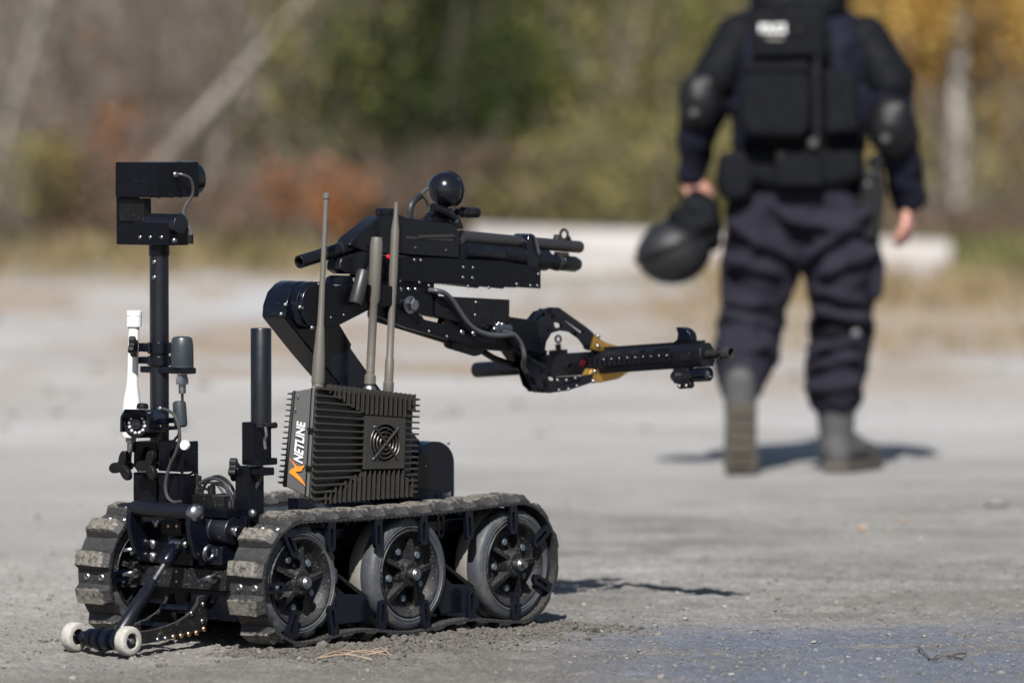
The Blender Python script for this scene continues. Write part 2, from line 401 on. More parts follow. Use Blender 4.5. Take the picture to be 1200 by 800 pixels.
obj('gusset', MB().prism([(-.096, .186), (-.062, .186), (-.062, .278), (-.096, .278)], .245, .436), 'black', robot, .002)
# little terminal block with two brassy screws
pt = at(203, 617, x=-.100); obj('terminal_block', MB().bb(-.108, -.096, pt.y-.032, pt.y+.032, pt.z-.016, pt.z+.014), 'matte', robot, .0015)
for du in (-6, 4): dome(at(203+du, 616, x=-.108), (-1, 0, 0), .0055, 'brass')
for du, dv in ((4, 669), (4, 681)): dome(at(203+du, dv, x=X0), (-1, 0, 0), .005)
# eyebolts
def eyebolt(u, v, tilt, side):
    p = at(u, v, x=X0-.012); o = MB()
    d = Vector((-.5, -side*.85, 0)).normalized()
    o.cyl(p, p+Vector((.03, 0, 0)), .007, n=10)
    o.cyl(p-Vector((.004, 0, 0)), p+Vector((.004, 0, 0)), .011, n=12)
    c = p+Vector((-.020, 0, 0)); o.torus(c, Vector((0, math.cos(tilt), math.sin(tilt))), .0155, .0048, 20, 8)
    obj('eyebolt', o, 'steel', robot)
eyebolt(252, 647, .15, 1); eyebolt(252, 677, 1.2, 1); eyebolt(160, 643, 1.45, -1); eyebolt(160, 671, 1.35, -1)
obj('lug_block', MB().bb(-.105, -.06, at(262, 650, x=-.1).y, at(240, 650, x=-.1).y, .19, .235), 'blacktop', robot, .004)
# drive motors
p0, p1 = at(246, 620, x=-.075), at(270, 622, x=-.075)
obj('drive_motor', MB().lathe([(0, -.002), (.030, 0), (.032, .003), (.032, .05), (.034, .052), (.034, .075), (0, .075)], (p1.x, p1.y-.012, p1.z), (0, 1, 0), 26), 'tube', robot)
obj('motor_shaft', MB().lathe([(0, -.014), (.011, -.014), (.013, -.011), (.013, 0)], (p1.x, p1.y-.012, p1.z), (0, 1, 0), 12), 'steel', robot)
obj('motor_block', MB().bb(-.10, -.03, p1.y-.01, p1.y+.075, p1.z+.030, p1.z+.052), 'black', robot, .002)
# linear actuator pushing the roller arm
A = at(208, 637, x=-.125); B = at(140, 742, x=-.335)
d = (B-A).normalized(); L = (B-A).length
act = robot
ac = MB(); ac.lathe([(.0155, .012), (.0175, .016), (.0175, .058), (.014, .064), (.010, .068), (0, .068)], A, d, 20)
obj('actuator_collar', ac, 'blacktop', robot)
obj('actuator_rod', MB().cyl(A+d*.06, A+d*(L*.46), .0065, n=14), 'dullsteel', robot)
obj('actuator_tube', MB().lathe([(.0105, L*.42), (.0125, L*.43), (.0135, L*.45), (.0135, L*.53), (.0155, L*.54), (.0155, L*.97), (.011, L)], A, d, 20), 'tube', robot)
cl = MB(); cl.cyl(A+Vector((0, -.016, 0)), A+Vector((0, .016, 0)), .011, n=16); cl.lathe([(.010, 0), (.010, .022)], A, d, 14)
obj('clevis', cl, 'steel', robot)
obj('clevis_bracket', MB().bb(-.13, -.09, A.y-.026, A.y-.018, A.z-.02, A.z+.016).bb(-.13, -.09, A.y+.018, A.y+.026, A.z-.02, A.z+.016), 'blacktop', robot, .002)
dome(A+Vector((0, -.026, 0)), (-.3, -1, 0), .0095)
# roller arm: two curved side plates with rows of bolts, axle and two pale rollers
ya, yb_ = .222, .318
def armplate(y):
    o = [(-.105, .118), (-.085, .120), (-.078, .095), (-.078, .055), (-.095, .038), (-.20, .028), (-.33, .020), (-.352, .030), (-.345, .044), (-.29, .052)]
    o += [(-.29+.185*math.sin(a), .052+.066*(1-math.cos(a))) for a in [k*math.pi/2/7 for k in range(1, 7)]]
    return MB().prism(o, y-.005, y+.005)
obj('roller_arm', armplate(ya), 'dusty', robot, .0015); obj('roller_arm', armplate(yb_), 'dusty', robot, .0015)
obj('spreader', MB().cyl((-.125, ya+.004, .09), (-.125, yb_-.004, .09), .009, n=12), 'blacktop', robot)
obj('spreader', MB().cyl((-.19, ya+.004, .055), (-.19, yb_-.004, .055), .009, n=12), 'blacktop', robot)
for x, z, mm in ((-.092, .10, 'steel'), (-.095, .062, 'steel'), (-.13, .082, 'steel'), (-.09, .044, 'brass'), (-.115, .037, 'brass'), (-.14, .036, 'brass'), (-.165, .034, 'brass'), (-.19, .033, 'brass'), (-.215, .031, 'steel'), (-.24, .030, 'steel')):
    dome((x, ya-.006, z), (0, -1, 0), .0068, mm)
wn, wf = at(150, 754, y=.19), at(82, 750, y=.36)
ax = MB(); ax.cyl((wn.x, .19, .037), (wn.x, .36, .037), .008, n=14)
for y0_, y1_, r in ((.215, .232, .020), (.240, .262, .024), (.268, .286, .026), (.292, .310, .022), (.318, .332, .015)): ax.lathe([(r*.8, y0_), (r, y0_+.003), (r, y1_-.003), (r*.8, y1_)], (wn.x, 0, .037), (0, 1, 0), 20)
obj('axle', ax, 'blacktop', robot)
def roller(y):
    w_ = link('roller', MB().lathe([(.0175, -.011), (.0185, -.0135), (.0285, -.0140), (.0320, -.0115), (.0330, -.007), (.0330, .007), (.0320, .0115), (.0285, .0140), (.0185, .0135), (.0175, .011)], (0, 0, 0), (0, 1, 0), 32, closed=True).mesh('roller', 'caster', sharp=50), robot)
    w_.location = (wn.x, y, .037)
    piece('bearing', MB().lathe([(0, -.010), (.012, -.011), (.014, -.008), (.0182, -.009), (.0182, .009), (0, .010)], (0, 0, 0), (0, 1, 0), 24).mesh('bearing', 'blacktop'), w_)
    piece('axle_cap', MB().lathe([(0, -.017), (.006, -.016), (.0075, -.011), (.0075, 0)], (0, 0, 0), (0, 1, 0), 12).mesh('axle_cap', 'dullsteel'), w_)
roller(.19); roller(.357)

# ---- mast
XM = -.06
def fm(u, v, x=XM): return at(u, v, x=x)
m0 = fm(187, 515); mt = fm(187, 287)
obj('mast_tube', MB().pipe((XM, m0.y, m0.z-.02), (XM, m0.y, mt.z), .0225*.97, .018, 28), 'tube', robot)
my = m0.y
def upright(u0, u1, v0, v1, hole=None):
    a = fm(u0, v0, XM-.02); b = fm(u1, v1, XM-.02); t = .006
    o = MB()
    ys = sorted((a.y, b.y)); fr = lambda p, q, d_: (d_, p, q)
    hole_l = []
    if hole:
        h = fm(*hole, XM-.02); hole_l = [[(h.y+.017*math.cos(k*math.pi/8), h.z+.017*math.sin(k*math.pi/8)) for k in range(16)]]
    o.prism([(ys[0], b.z), (ys[1], b.z), (ys[1], a.z), (ys[0], a.z)], XM-.022, XM-.014, holes=hole_l, frame=fr)
    o.bb(XM-.0139, XM+.03, ys[0], ys[0]+t, b.z, a.z); o.bb(XM-.0139, XM+.03, ys[1]-t, ys[1], b.z, a.z)
    obj('mast_upright', o, 'black', robot, .0015)
upright(157, 184, 517, 549, (174, 532)); upright(157, 184, 555, 592)
upright(186, 215, 516, 553, (205, 535)); upright(186, 215, 556, 604)
obj('mast_foot', MB().bb(XM-.012, XM+.03, fm(213, 560).y, fm(160, 560).y, .27, fm(200, 555).z), 'matte', robot, .002)
obj('mast_socket', MB().bb(XM-.012, XM+.028, fm(205, 530).y, fm(165, 530).y, fm(200, 549).z, fm(200, 518).z), 'matte', robot, .002)
def trilobe(u, v, x, r=.038, rot=.3):
    c = at(u, v, x=x); o = MB(); poly = []
    for k in range(36):
        a = 2*math.pi*k/36; rr = r*(.34+.66*abs(math.cos(1.5*(a)))**2.2); poly.append((c.y+rr*math.cos(a+rot), c.z+rr*math.sin(a+rot)))
    o.prism(poly, x-.018, x-.004, frame=lambda p, q, d_: (d_, p, q)); o.cyl((x-.0035, c.y, c.z), (x+.02, c.y, c.z), .009, n=12)
    obj('clamp_knob', o, 'matte', robot, .002)
trilobe(147, 546, XM-.045, rot=1.9); trilobe(178, 545, XM-.045, rot=2.0)
wk = at(224, 521, x=XM-.03); obj('white_knob', MB().lathe([(0, -.006), (.010, -.006), (.0115, -.003), (.0115, .003), (.010, .006), (.004, .0065), (.004, .018)], (wk.x-.02, wk.y, wk.z), (.9, .25, 0), 20), 'plastic', robot)
def clamp_ring(v0, v1, tab):
    zt, zb_ = fm(187, v0).z, fm(187, v1).z
    o = MB().pipe((XM, my, zb_), (XM, my, zt), .0275, .0226, 28)
    e = at(tab, (v0+v1)/2, x=XM); o.bb(XM-.012, XM+.012, my+.0255, e.y, zb_+.003, zt-.003)
    return obj('mast_clamp', o, 'blacktop', robot, .0015)
clamp_ring(401, 414, 164); clamp_ring(417, 428, 165)
for u, v in ((178, 407), (178, 422)): dome(at(u, v, x=XM-.012), (-1, 0, 0), .006)
kn = at(156.5, 406, x=-.115); o = MB(); poly = []
for k in range(40):
    a = 2*math.pi*k/40; rr = .026*(.62+.38*math.cos(2*a)**2); poly.append((rr*math.cos(a+.4), rr*math.sin(a+.4)))
kd = Vector((-.5, .86, 0)); ks = Vector((.86, .5, 0))
o.prism(poly, -.006, .008, frame=lambda p, q, d_: tuple(kn+ks*p+Vector((0, 0, q))+kd*d_)); obj('clamp_knob', o, 'matte', robot, .002)
# bracket with the round receiver antenna
zbk = fm(187, 433).z; e1 = at(224, 433, x=XM); e0 = at(170, 433, x=XM)
obj('antenna_bracket', MB().bb(XM-.018, XM+.018, e1.y, e0.y, zbk-.007, zbk+.007), 'blacktop', robot, .002)
pk = at(213.5, 430, x=XM); ptop = at(213.5, 394, x=XM); ph_ = ptop.z-zbk-.008
obj('round_antenna', MB().lathe([(.0265, 0), (.0262, .008), (.0265, .009), (.0255, ph_*.7), (.0235, ph_*.9), (.021, ph_*.97), (.016, ph_), (0, ph_+.001)], (XM, pk.y, zbk+.0075), (0, 0, 1), 28), 'puck', robot)
cn = MB().lathe([(.016, 0), (.016, .012), (.013, .018), (.013, .022)], (XM, pk.y, zbk-.031), (0, 0, 1), 6); cn.cyl((XM, pk.y, zbk-.052), (XM, pk.y, zbk-.030), .0085, n=14)
obj('connector', cn, 'dullsteel', robot)
fb = at(211, 485, x=XM); obj('ferrite_bead', MB().lathe([(.010, -.03), (.0145, -.027), (.0155, -.02), (.0155, .02), (.0145, .027), (.010, .03)], fb, (0, .1, 1), 16), 'puck', robot, .001)
obj('antenna_cable', MB().path([(XM, pk.y, zbk-.05), (XM, pk.y, fb.z+.02), fb, fb-Vector((0, -.004, .045)), at(204, 520, x=XM+.04), at(214, 556, x=XM+.04), at(222, 590, x=XM+.04)], .0032), 'cableblack', robot)
# white stick antenna
wa = lambda u, v: at(u, v, x=-.085)
q0, q1 = wa(153.5, 512), wa(157.5, 364); dd = (q1-q0).normalized(); Lq = (q1-q0).length
o = MB().lathe([(.020, 0), (.0215, .004), (.0215, .055), (.0195, .085), (.0135, .12), (.0125, .15), (.0125, Lq-.036)], q0, dd, 20)
wst = obj('white_antenna', o, 'plastic', robot)
obj('antenna_cap', MB().lathe([(.0175, Lq-.036), (.0175, Lq-.014), (.0165, Lq-.0135), (.0165, Lq-.012), (.018, Lq-.0115), (.018, Lq)], q0, dd, 20), 'plastic', wst, .001)
obj('antenna_connector', MB().lathe([(.012, -.012), (.012, -.002)], q0, dd, 8).lathe([(.0085, -.034), (.0085, -.012)], q0, dd, 12), 'dullsteel', wst)
obj('connector_cable', MB().path([q0-dd*.034, q0-dd*.06, at(158, 545, x=-.05), at(163, 552, x=-.04)], .0035), 'cableblack', wst)
# bullet camera with a ring of small lights
c0 = at(160, 497, x=-.155); cd = Vector((-.947, -.33, .06)).normalized(); cq = cd.cross(Vector((0, 0, 1))).normalized(); cu = cq.cross(cd)
cam_b = obj('drive_camera', MB().lathe([(.026, -.085), (.030, -.075), (.031, -.02), (.0315, 0), (.0295, .004), (.027, .004), (.026, -.003), (0, -.003)], c0, cd, 28), 'matte', robot)
hood = MB(); poly = [(-.036, -.018), (-.036, .016), (-.026, .034), (.026, .034), (.036, .016), (.036, -.018), (.030, -.018), (.030, .012), (.022, .0325), (-.022, .0325), (-.030, .012), (-.030, -.018)]
hood.prism([(a, b) for a, b in poly], -.08, .012, frame=lambda a, b, q: tuple(c0+cq*a+cu*b+cd*q)); obj('sun_hood', hood, 'blacktop', cam_b, .0015)
obj('lens', MB().lathe([(.011, -.004), (.011, .0045), (.0085, .0045), (.006, .002), (0, .003)], c0, cd, 20), 'lens', cam_b)
for k in range(12):
    a = 2*math.pi*k/12+.2; obj('led', MB().lathe([(0, .0015), (.003, 0), (.0042, -.003)], c0+cq*(.0195*math.cos(a))+cu*(.0195*math.sin(a)), cd, 8), 'led', cam_b)
obj('camera_knob', MB().lathe([(0, .014), (.010, .013), (.0135, .009), (.0135, 0)], c0+cu*.035-cd*.03, cu, 12), 'matte', cam_b, .001)
obj('camera_bracket', MB().path([c0-cd*.05, c0-cd*.05-cq*.03, at(180, 500, x=-.07), at(186, 498, x=-.07)], .010, 6, 0), 'matte', robot)
obj('camera_bracket', MB().bb(-.10, -.045, at(202, 492, x=-.07).y, at(181, 492, x=-.07).y, at(190, 495, x=-.07).z, at(190, 489, x=-.07).z).bb(-.10, -.045, at(202, 500, x=-.07).y, at(178, 500, x=-.07).y, at(190, 503, x=-.07).z, at(190, 499, x=-.07).z), 'blacktop', robot, .0015)
g = lambda u, v, x=-.105: at(u, v, x=x)
dome(g(187, 479), (-1, -.3, .2), .008)
obj('camera_cable', MB().path([g(187, 479), g(195, 480), g(204, 486), g(209, 498), g(210.5, 514), g(206, 530), g(199, 545), g(195, 560), g(194, 572), g(197, 583), g(204, 588), g(212, 587)], .0038), 'cable', robot)
# head of the mast: L shaped bracket, lens box above
hz0 = fm(187, 287).z; hz1 = fm(187, 260).z; zt = fm(187, 190).z; zmid = fm(187, 233).z
ye, yw = fm(214, 270).y, fm(148, 270).y
head = MB().bb(XM-.034, XM+.034, ye+.012, yw, hz0, hz1)
obj('head_bracket', head, 'black', robot, .002)
obj('head_bracket', MB().bb(XM-.034, XM+.034, yw-.011, yw, hz1-.002, fm(150, 207).z), 'black', robot, .002)
obj('head_plate', MB().bb(XM-.035, XM-.010, fm(181, 270).y, yw-.0112, hz1+.0005, fm(150, 232).z), 'matte', robot, .001)
obj('tilt_motor', MB().cyl((XM-.01, fm(168, 265).y, hz1-.004), (XM-.01, ye-.006, hz1-.004), .0235, n=28), 'tube', robot, .002)
for u in (164, 176, 189): dome(at(u, 278, x=XM-.034), (-1, 0, 0), .0055)
camz0, camz1 = fm(170, 231).z, fm(170, 190).z
yc1, yc0 = fm(152, 210).y, fm(152, 210).y
# lens box: its dark rear end faces left of the camera, its lens looks along the robot
hb = robot
bx0 = XM-.050; by0 = at(183.5, 210, x=bx0).y; by1 = yw-.0125
bl = .140
cb = MB().bb(bx0, bx0+bl, by0, by1, camz0, camz1); cbo = obj('camera_housing', cb, 'black', robot, .0025)
czm = (camz0+camz1)/2; bym = (by0+by1)/2
obj('lens_barrel', MB().lathe([(.036, 0), (.041, .004), (.042, .046), (.039, .052), (.035, .052), (.033, .040), (0, .038)], (bx0+bl, bym, czm), (1, 0, 0), 30), 'blacktop', cbo)
for x in (bx0+.02, bx0+.06, bx0+.09): dome((x, by0+.012, camz0), (0, 0, -1), .005, 'dullsteel')
cp = Vector((bx0+.062, by0-.001, czm+.012)); dome(cp, (0, -1, 0), .009)
obj('camera_cable', MB().path([cp, cp+Vector((.006, -.014, .0)), cp+Vector((.026, -.022, -.012)), cp+Vector((.036, -.018, -.045)), cp+Vector((.016, -.008, -.085)), Vector((XM+.012, ye-.016, hz0+.032)), Vector((XM+.005, ye-.018, hz0+.014))], .0036), 'cable', robot)
obj('connector', MB().cyl((XM+.004, ye-.019, hz0+.004), (XM+.004, ye-.019, hz0+.024), .008, n=12), 'matte', robot)
dome((XM-.03, ye-.004, hz0+.012), (-.4, -1, 0), .007)
dome(at(180.5, 307, x=XM-.0225), (-1, 0, 0), .0065); dome(at(180.5, 325, x=XM-.0225), (-1, 0, 0), .0065)
obj('mast_collar', MB().pipe((XM, my, mt.z-.024), (XM, my, mt.z+.001), .0238, .0226, 28), 'black', robot)

# ---- short post on the right with its bracket
XP = -.02
fp = lambda u, v: at(u, v, x=XP)
b0, b1 = fp(306, 500), fp(306, 384.5)
obj('post_tube', MB().lathe([(.0235, 0), (.0235, b1.z-b0.z-.002), (.0225, b1.z-b0.z), (.019, b1.z-b0.z), (.019, b1.z-b0.z-.02), (0, b1.z-b0.z-.02)], b0, (0, 0, 1), 28), 'tube', robot)
obj('post_bracket', MB().bb(XP-.03, XP+.03, fp(308, 500).y, fp(293.5, 500).y, fp(300, 544).z, fp(300, 494).z).bb(XP-.03, XP+.03, fp(315, 500).y, fp(293.5, 500).y, fp(300, 544).z-.0, fp(300, 536).z), 'black', robot, .002)
obj('post_foot', MB().bb(XP-.025, XP+.025, fp(301, 560).y, fp(284, 560).y, .27, fp(300, 546).z), 'black', robot, .002)
obj('post_clip', MB().bb(XP-.02, XP+.02, fp(315, 550).y, fp(300, 550).y, fp(300, 556).z, fp(300, 547).z), 'black', robot, .002)
obj('clip_pin', MB().cyl(at(310, 499, x=XP-.02), at(323, 498, x=XP-.02), .007, n=12), 'matte', robot)
obj('clip_wire', MB().path([at(311, 500, x=XP-.03), at(312, 510, x=XP-.03), at(310, 516, x=XP-.03), at(311, 526, x=XP-.03)], .0035), 'dullsteel', robot)
kn = at(277, 550, x=XP-.02); o = MB(); poly = []
for k in range(40):
    a = 2*math.pi*k/40; rr = .028*(.60+.40*math.cos(2*a)**2); poly.append((rr*math.cos(a+.3), rr*math.sin(a+.3)))
o.prism(poly, -.004, .014, frame=lambda p, q, d_: tuple(kn+ks*p+Vector((0, 0, q))+kd*d_)); o.cyl(kn, kn-kd*.03, .010, n=12)
obj('clamp_knob', o, 'matte', robot, .003)
obj('post_cable', MB().path([fp(308, 552), fp(305, 562), fp(298, 575), fp(291, 588), fp(287, 602), fp(288, 612), fp(295, 614)], .0048), 'cable', robot)
dome(at(295, 601, x=-.06), (-1, 0, 0), .011, 'dullsteel')
# ---- connector boxes and cables on the front deck
e = lambda u, v, x=-.03: at(u, v, x=x)
def ybox(name, u0, u1, v0, v1, x, dx, m='matte'):
    a, b = at(u0, v0, x=x), at(u1, v1, x=x); return obj(name, MB().bb(x, x+dx, b.y, a.y, b.z, a.z), m, robot, .002)
ybox('relay_box', 216, 240, 579, 600, -.05, .06); ybox('relay_box', 241, 246.5, 579, 601, -.055, .06); ybox('relay_box', 247, 262, 580, 599, -.05, .05, 'dusty')
c1 = e(230, 577); obj('cable_gland', MB().lathe([(.014, 0), (.014, .012), (.0115, .014), (.0115, .03), (.0125, .031), (.0125, .04), (.007, .042)], c1-Vector((0, 0, .002)), (0, 0, 1), 14), 'dusty', robot)
c2 = e(269, 602); obj('connector', MB().bb(c2.x-.02, c2.x+.02, c2.y-.017, c2.y+.017, c2.z-.004, c2.z+.017), 'dusty', robot, .002)
obj('connector_cable', MB().path([e(230, 557), e(229, 549), e(222, 544), e(212, 544), e(203, 548, .02)], .0050), 'cableblack', robot)
obj('connector_cable', MB().path([e(222, 579), e(230, 570), e(240, 563), e(250, 560), e(260, 563), e(266, 571), e(267.5, 585), e(269, 600)], .0046), 'cable', robot)
obj('connector_cable', MB().path([e(247, 577), e(248, 569), e(254, 566), e(262, 569), e(269, 577), e(273, 588), e(272, 600)], .0046), 'cableblack', robot)
obj('connector_cable', MB().path([e(214, 564, 0), e(226, 568, 0), e(240, 572, 0), e(252, 577, 0)], .0036), 'cableblack', robot)
obj('connector_cable', MB().path([e(214, 566, 0), e(218, 576, 0), e(222, 585, 0)], .0046), 'cableblack', robot)
obj('connector_cable', MB().path([e(214, 558, 0), e(222, 556, 0), e(230, 551, 0)], .003), 'cableblack', robot)
obj('connector_cable', MB().path([e(236, 580), e(239, 570), e(246, 561), e(256, 558), e(266, 563), e(274, 575), e(279, 592)], .0038), 'cableblack', robot)
obj('connector_cable', MB().path([e(214, 572, 0), e(224, 575, .0), e(236, 566, .02), e(252, 566, .02), e(262, 578, .02), e(266, 592, .01)], .0034), 'cable', robot)
obj('connector', MB().cyl(e(248, 578), e(248, 569), .009, n=12), 'matte', robot)
obj('connector', MB().cyl(e(222, 586), e(222, 577), .008, n=12), 'matte', robot)
obj('hose_plate', MB().bb(-.055, 0, at(290, 606, x=-.05).y, at(246, 606, x=-.05).y, at(260, 612, x=-.05).z, at(260, 603, x=-.05).z), 'blacktop', robot, .003)

# ---- manipulator arm
YF, YL0, YL1 = .19, .228, .303
ec = at(372, 358, y=YF)
def circ(c, r, a0, a1, n): return [(c[0]+r*math.cos(a0+(a1-a0)*k/n), c[1]+r*math.sin(a0+(a1-a0)*k/n)) for k in range(n+1)]
link_px = [(334, 372), (335, 358), (340, 343), (349, 333), (361, 330.5), (374, 336), (397.5, 377.5), (413.5, 404), (411.5, 407), (428.5, 431), (470, 487), (515, 545), (500, 575), (475, 560), (430, 487), (367.5, 414)]
obj('lower_arm', MB().prism(xz(link_px, YL0), YL0, YL1), 'blacktop', robot, .004)
hd = at(357, 358, y=YL0)
el = MB().lathe([(.0535, 0), (.055, .002), (.055, .012), (.0535, .0135), (.0535, .0155), (.055, .017), (.055, .036)], (ec.x, YF, ec.z), (0, 1, 0), 44)
obj('elbow_joint', el, 'blacktop', robot)
obj('elbow_joint', MB().lathe([(.0555, 0), (.0555, .03), (.0545, .031), (.0545, .033), (.0555, .034), (.0555, .062), (.053, .066)], (ec.x, YL0+.006, ec.z), (0, 1, 0), 44), 'blacktop', robot)
for u, v in ((335, 357), (330, 368), (366, 384), (352, 360)): dome(at(u, v, y=YL0 if u < 350 else YF-.0005), (-.4, -1, .1), .006, 'dullsteel')
fore_px = [(372, 331), (383, 332), (398, 335.5), (436, 332), (470, 336), (470, 356), (431, 364), (398, 381), (385, 384.6), (372, 385), (362, 380), (356, 370), (354, 358), (356, 345), (362, 336)]
obj('forearm', MB().prism(xz(fore_px, YF), YF-.001, YF+.034), 'black', robot, .003)
obj('forearm_block', MB().prism(xz([(397, 334), (398, 326), (402, 323), (415, 323), (418, 334)], YF+.03), YF+.035, YF+.075), 'blacktop', robot, .002)
for u, v in ((373.5, 333), (355, 361), (388, 372), (403, 369), (372, 383)): dome(at(u, v, y=YF-.001), (0, -1, 0), .0035, 'dullsteel')
up_px = [(436, 334), (512, 338), (514, 347.5), (597, 352), (597, 371), (622, 374.5), (630, 377), (632, 412), (606, 409), (577, 410), (560, 407), (520, 396), (478, 384), (445, 371), (436, 362)]
hole_px = [(494, 368.5), (521, 374), (519, 379), (498, 374.5)]
YA, YB_ = .205, .285
obj('upper_arm', MB().prism(xz(up_px, YA), YA, YA+.022, holes=[xz(hole_px, YA)]), 'black', robot, .002)
obj('upper_arm', MB().prism(xz([(445, 340), (512, 342), (516, 362), (490, 360), (470, 372), (448, 366)], YA+.06), YA+.055, YA+.078), 'black', robot, .002)
obj('tool_plate', MB().prism(xz([(511, 346.5), (597.5, 351), (597, 377), (560, 384), (511, 370)], YA-.006), YA-.006, YA-.0005), 'matte', robot, .001)
obj('arm_tube', MB().cyl(at(438, 366, y=YA+.03), at(521, 392, y=YA+.03), .020, n=22), 'dusty', robot)
obj('wrist_motor', MB().lathe([(.012, 0), (.020, .006), (.020, .10), (.015, .115), (0, .118)], at(525, 398, y=YA+.03), at(577, 414, y=YA+.03)-at(525, 398, y=YA+.03), 22), 'dusty', robot)
obj('wrist', MB().prism(xz([(560, 384), (597, 371), (628, 377), (632, 436), (620, 432), (606, 412), (585, 411), (560, 405)], YA+.02), YA+.0225, YA+.075), 'black', robot, .003)
obj('wrist_strut', MB().path([at(563, 410, y=YA+.05), at(580, 420, y=YA+.05), at(600, 427, y=YA+.05), at(620, 432, y=YA+.05)], .008, 8), 'black', robot)
obj('wrist_strut', MB().path([at(588, 402, y=YA+.02), at(606, 411, y=YA+.02), at(626, 424, y=YA+.02), at(640, 432, y=YA+.02)], .006, 8), 'matte', robot)
# big hex bolt of the shoulder
hb_ = at(479, 357, y=YA-.002); o = MB().lathe([(.021, 0), (.021, -.005), (.0175, -.006)], hb_, (0, 1, 0), 24); o.lathe([(0, -.021), (.0125, -.021), (.0155, -.0185), (.0155, -.005)], hb_, (0, 1, 0), 6)
obj('hex_bolt', o, 'steel', robot)
for u, v in ((461, 368), (492, 369), (503, 388), (524, 394), (541.5, 389), (555, 390.5), (558, 354), (557, 369)):
    big = 536 < u < 556.5; dome(at(u, v, y=YA-(.006 if v < 370 and u > 520 else 0)), (-.2, -1, .2), .008 if big else .0042, 'steel' if big else 'dullsteel')
for u in (470, 479, 487): dome(at(u, 338.5, y=YA-.001), (-.2, -1, .2), .0055, 'steel')
for u, v in ((580, 385), (585, 379), (589, 380), (583, 381)): dome(at(u, v, y=YA-.012), (-.3, -1, .3), .0065, 'steel')
cn_ = at(584, 384, y=YA-.004); obj('connector', MB().cyl(cn_+Vector((-.02, -.008, -.004)), cn_+Vector((.03, -.008, -.004)), .012, n=14), 'puck', robot)
ho = lambda u, v, d=.02: at(u, v, y=YA-d)
obj('hose', MB().path([ho(503, 340, 0), ho(513, 341), ho(522, 344), ho(530, 352), ho(538, 364), ho(547, 377), ho(557, 386), ho(570, 391.5), ho(586, 393), ho(600, 391.5)], .0062, 10), 'hose', robot)
obj('hose', MB().path([ho(588, 388), ho(600, 391), ho(607, 397), ho(612, 406), ho(614.5, 418), ho(613, 428, 0), ho(617, 436, -.02)], .0056, 10), 'hose', robot)

# ---- gripper: two C shaped jaw plates held apart by spacers, gold finger pads
def uvp(pts, ox=540, oy=340, s=6.155): return [(ox+a/s, oy+b/s) for a, b in pts]
jaw_up = uvp([(470, 480), (478, 300), (515, 215), (570, 150), (650, 122), (710, 125), (800, 190), (900, 260), (962, 312), (925, 432), (868, 352), (800, 302), (720, 290), (655, 308), (618, 370), (606, 440), (600, 520)])
jaw_lo = uvp([(470, 485), (606, 445), (625, 520), (640, 580), (700, 640), (790, 650), (905, 612), (960, 600), (940, 668), (900, 682), (780, 722), (640, 742), (560, 736), (510, 692), (470, 592)])
slots_up = [uvp([(735, 208), (748, 203), (890, 300), (882, 315), (870, 312)]), uvp([(672, 238), (690, 228), (728, 240), (735, 262), (715, 276), (680, 268)])]
slots_lo = [uvp([(682, 680), (865, 640), (868, 655), (690, 697)]), uvp([(630, 622), (650, 612), (688, 640), (682, 655), (640, 648)]), uvp([(498, 630), (520, 622), (548, 680), (538, 694), (515, 670)])]
slot_b = [uvp([(540, 205), (600, 160), (610, 178), (553, 225)])]
for k, y in enumerate((.222,)):
    obj('gripper_jaw', MB().prism(xz(jaw_up, .222), y, y+.010, holes=[xz(h, .222) for h in slots_up+slot_b]), 'blacktop', robot, .001)
    obj('gripper_jaw', MB().prism(xz(jaw_lo, .222), y, y+.010, holes=[xz(h, .222) for h in slots_lo]), 'blacktop', robot, .001)
back_up = uvp([(500, 480), (505, 300), (540, 215), (590, 155), (660, 135), (668, 215), (668, 300), (625, 370), (606, 440)])
back_lo = uvp([(500, 485), (606, 445), (625, 520), (640, 600), (632, 700), (600, 728), (560, 730), (515, 690), (482, 592)])
for q in (back_up, back_lo): obj('gripper_jaw', MB().prism(xz(q, .222), .247, .253, holes=[]), 'blacktop', robot, .001)
for u, v in uvp([(640, 150), (668, 185), (640, 280), (568, 360), (605, 447), (602, 490), (585, 580), (640, 605), (615, 685), (560, 715), (600, 722), (610, 662)]):
    p = at(u, v, y=.222); obj('spacer', MB().cyl(p+Vector((0, -.003, 0)), p+Vector((0, .031, 0)), .006, n=10), 'black', robot)
for u, v in uvp([(605, 447), (602, 490), (640, 280), (568, 360), (712, 720), (778, 712), (840, 690), (700, 648), (765, 648), (828, 632)]): dome(at(u, v, y=.2215), (-.2, -1, .2), .0046, 'dullsteel')
pad_u = uvp([(925, 318), (985, 316), (1000, 345), (1060, 380), (1250, 432), (1160, 445), (1000, 440), (935, 425)])
pad_l = uvp([(950, 565), (1000, 575), (1230, 585), (1140, 640), (1020, 665), (960, 668), (905, 660)])
for nm in (pad_u, pad_l):
    obj('finger_pad', MB().prism(xz(nm, .224), .224, .250), 'gold', robot, .003)
for u, v in uvp([(992, 330), (990, 400), (968, 585), (958, 655)]): dome(at(u, v, y=.2235), (-.5, -1, .2), .006, 'steel')

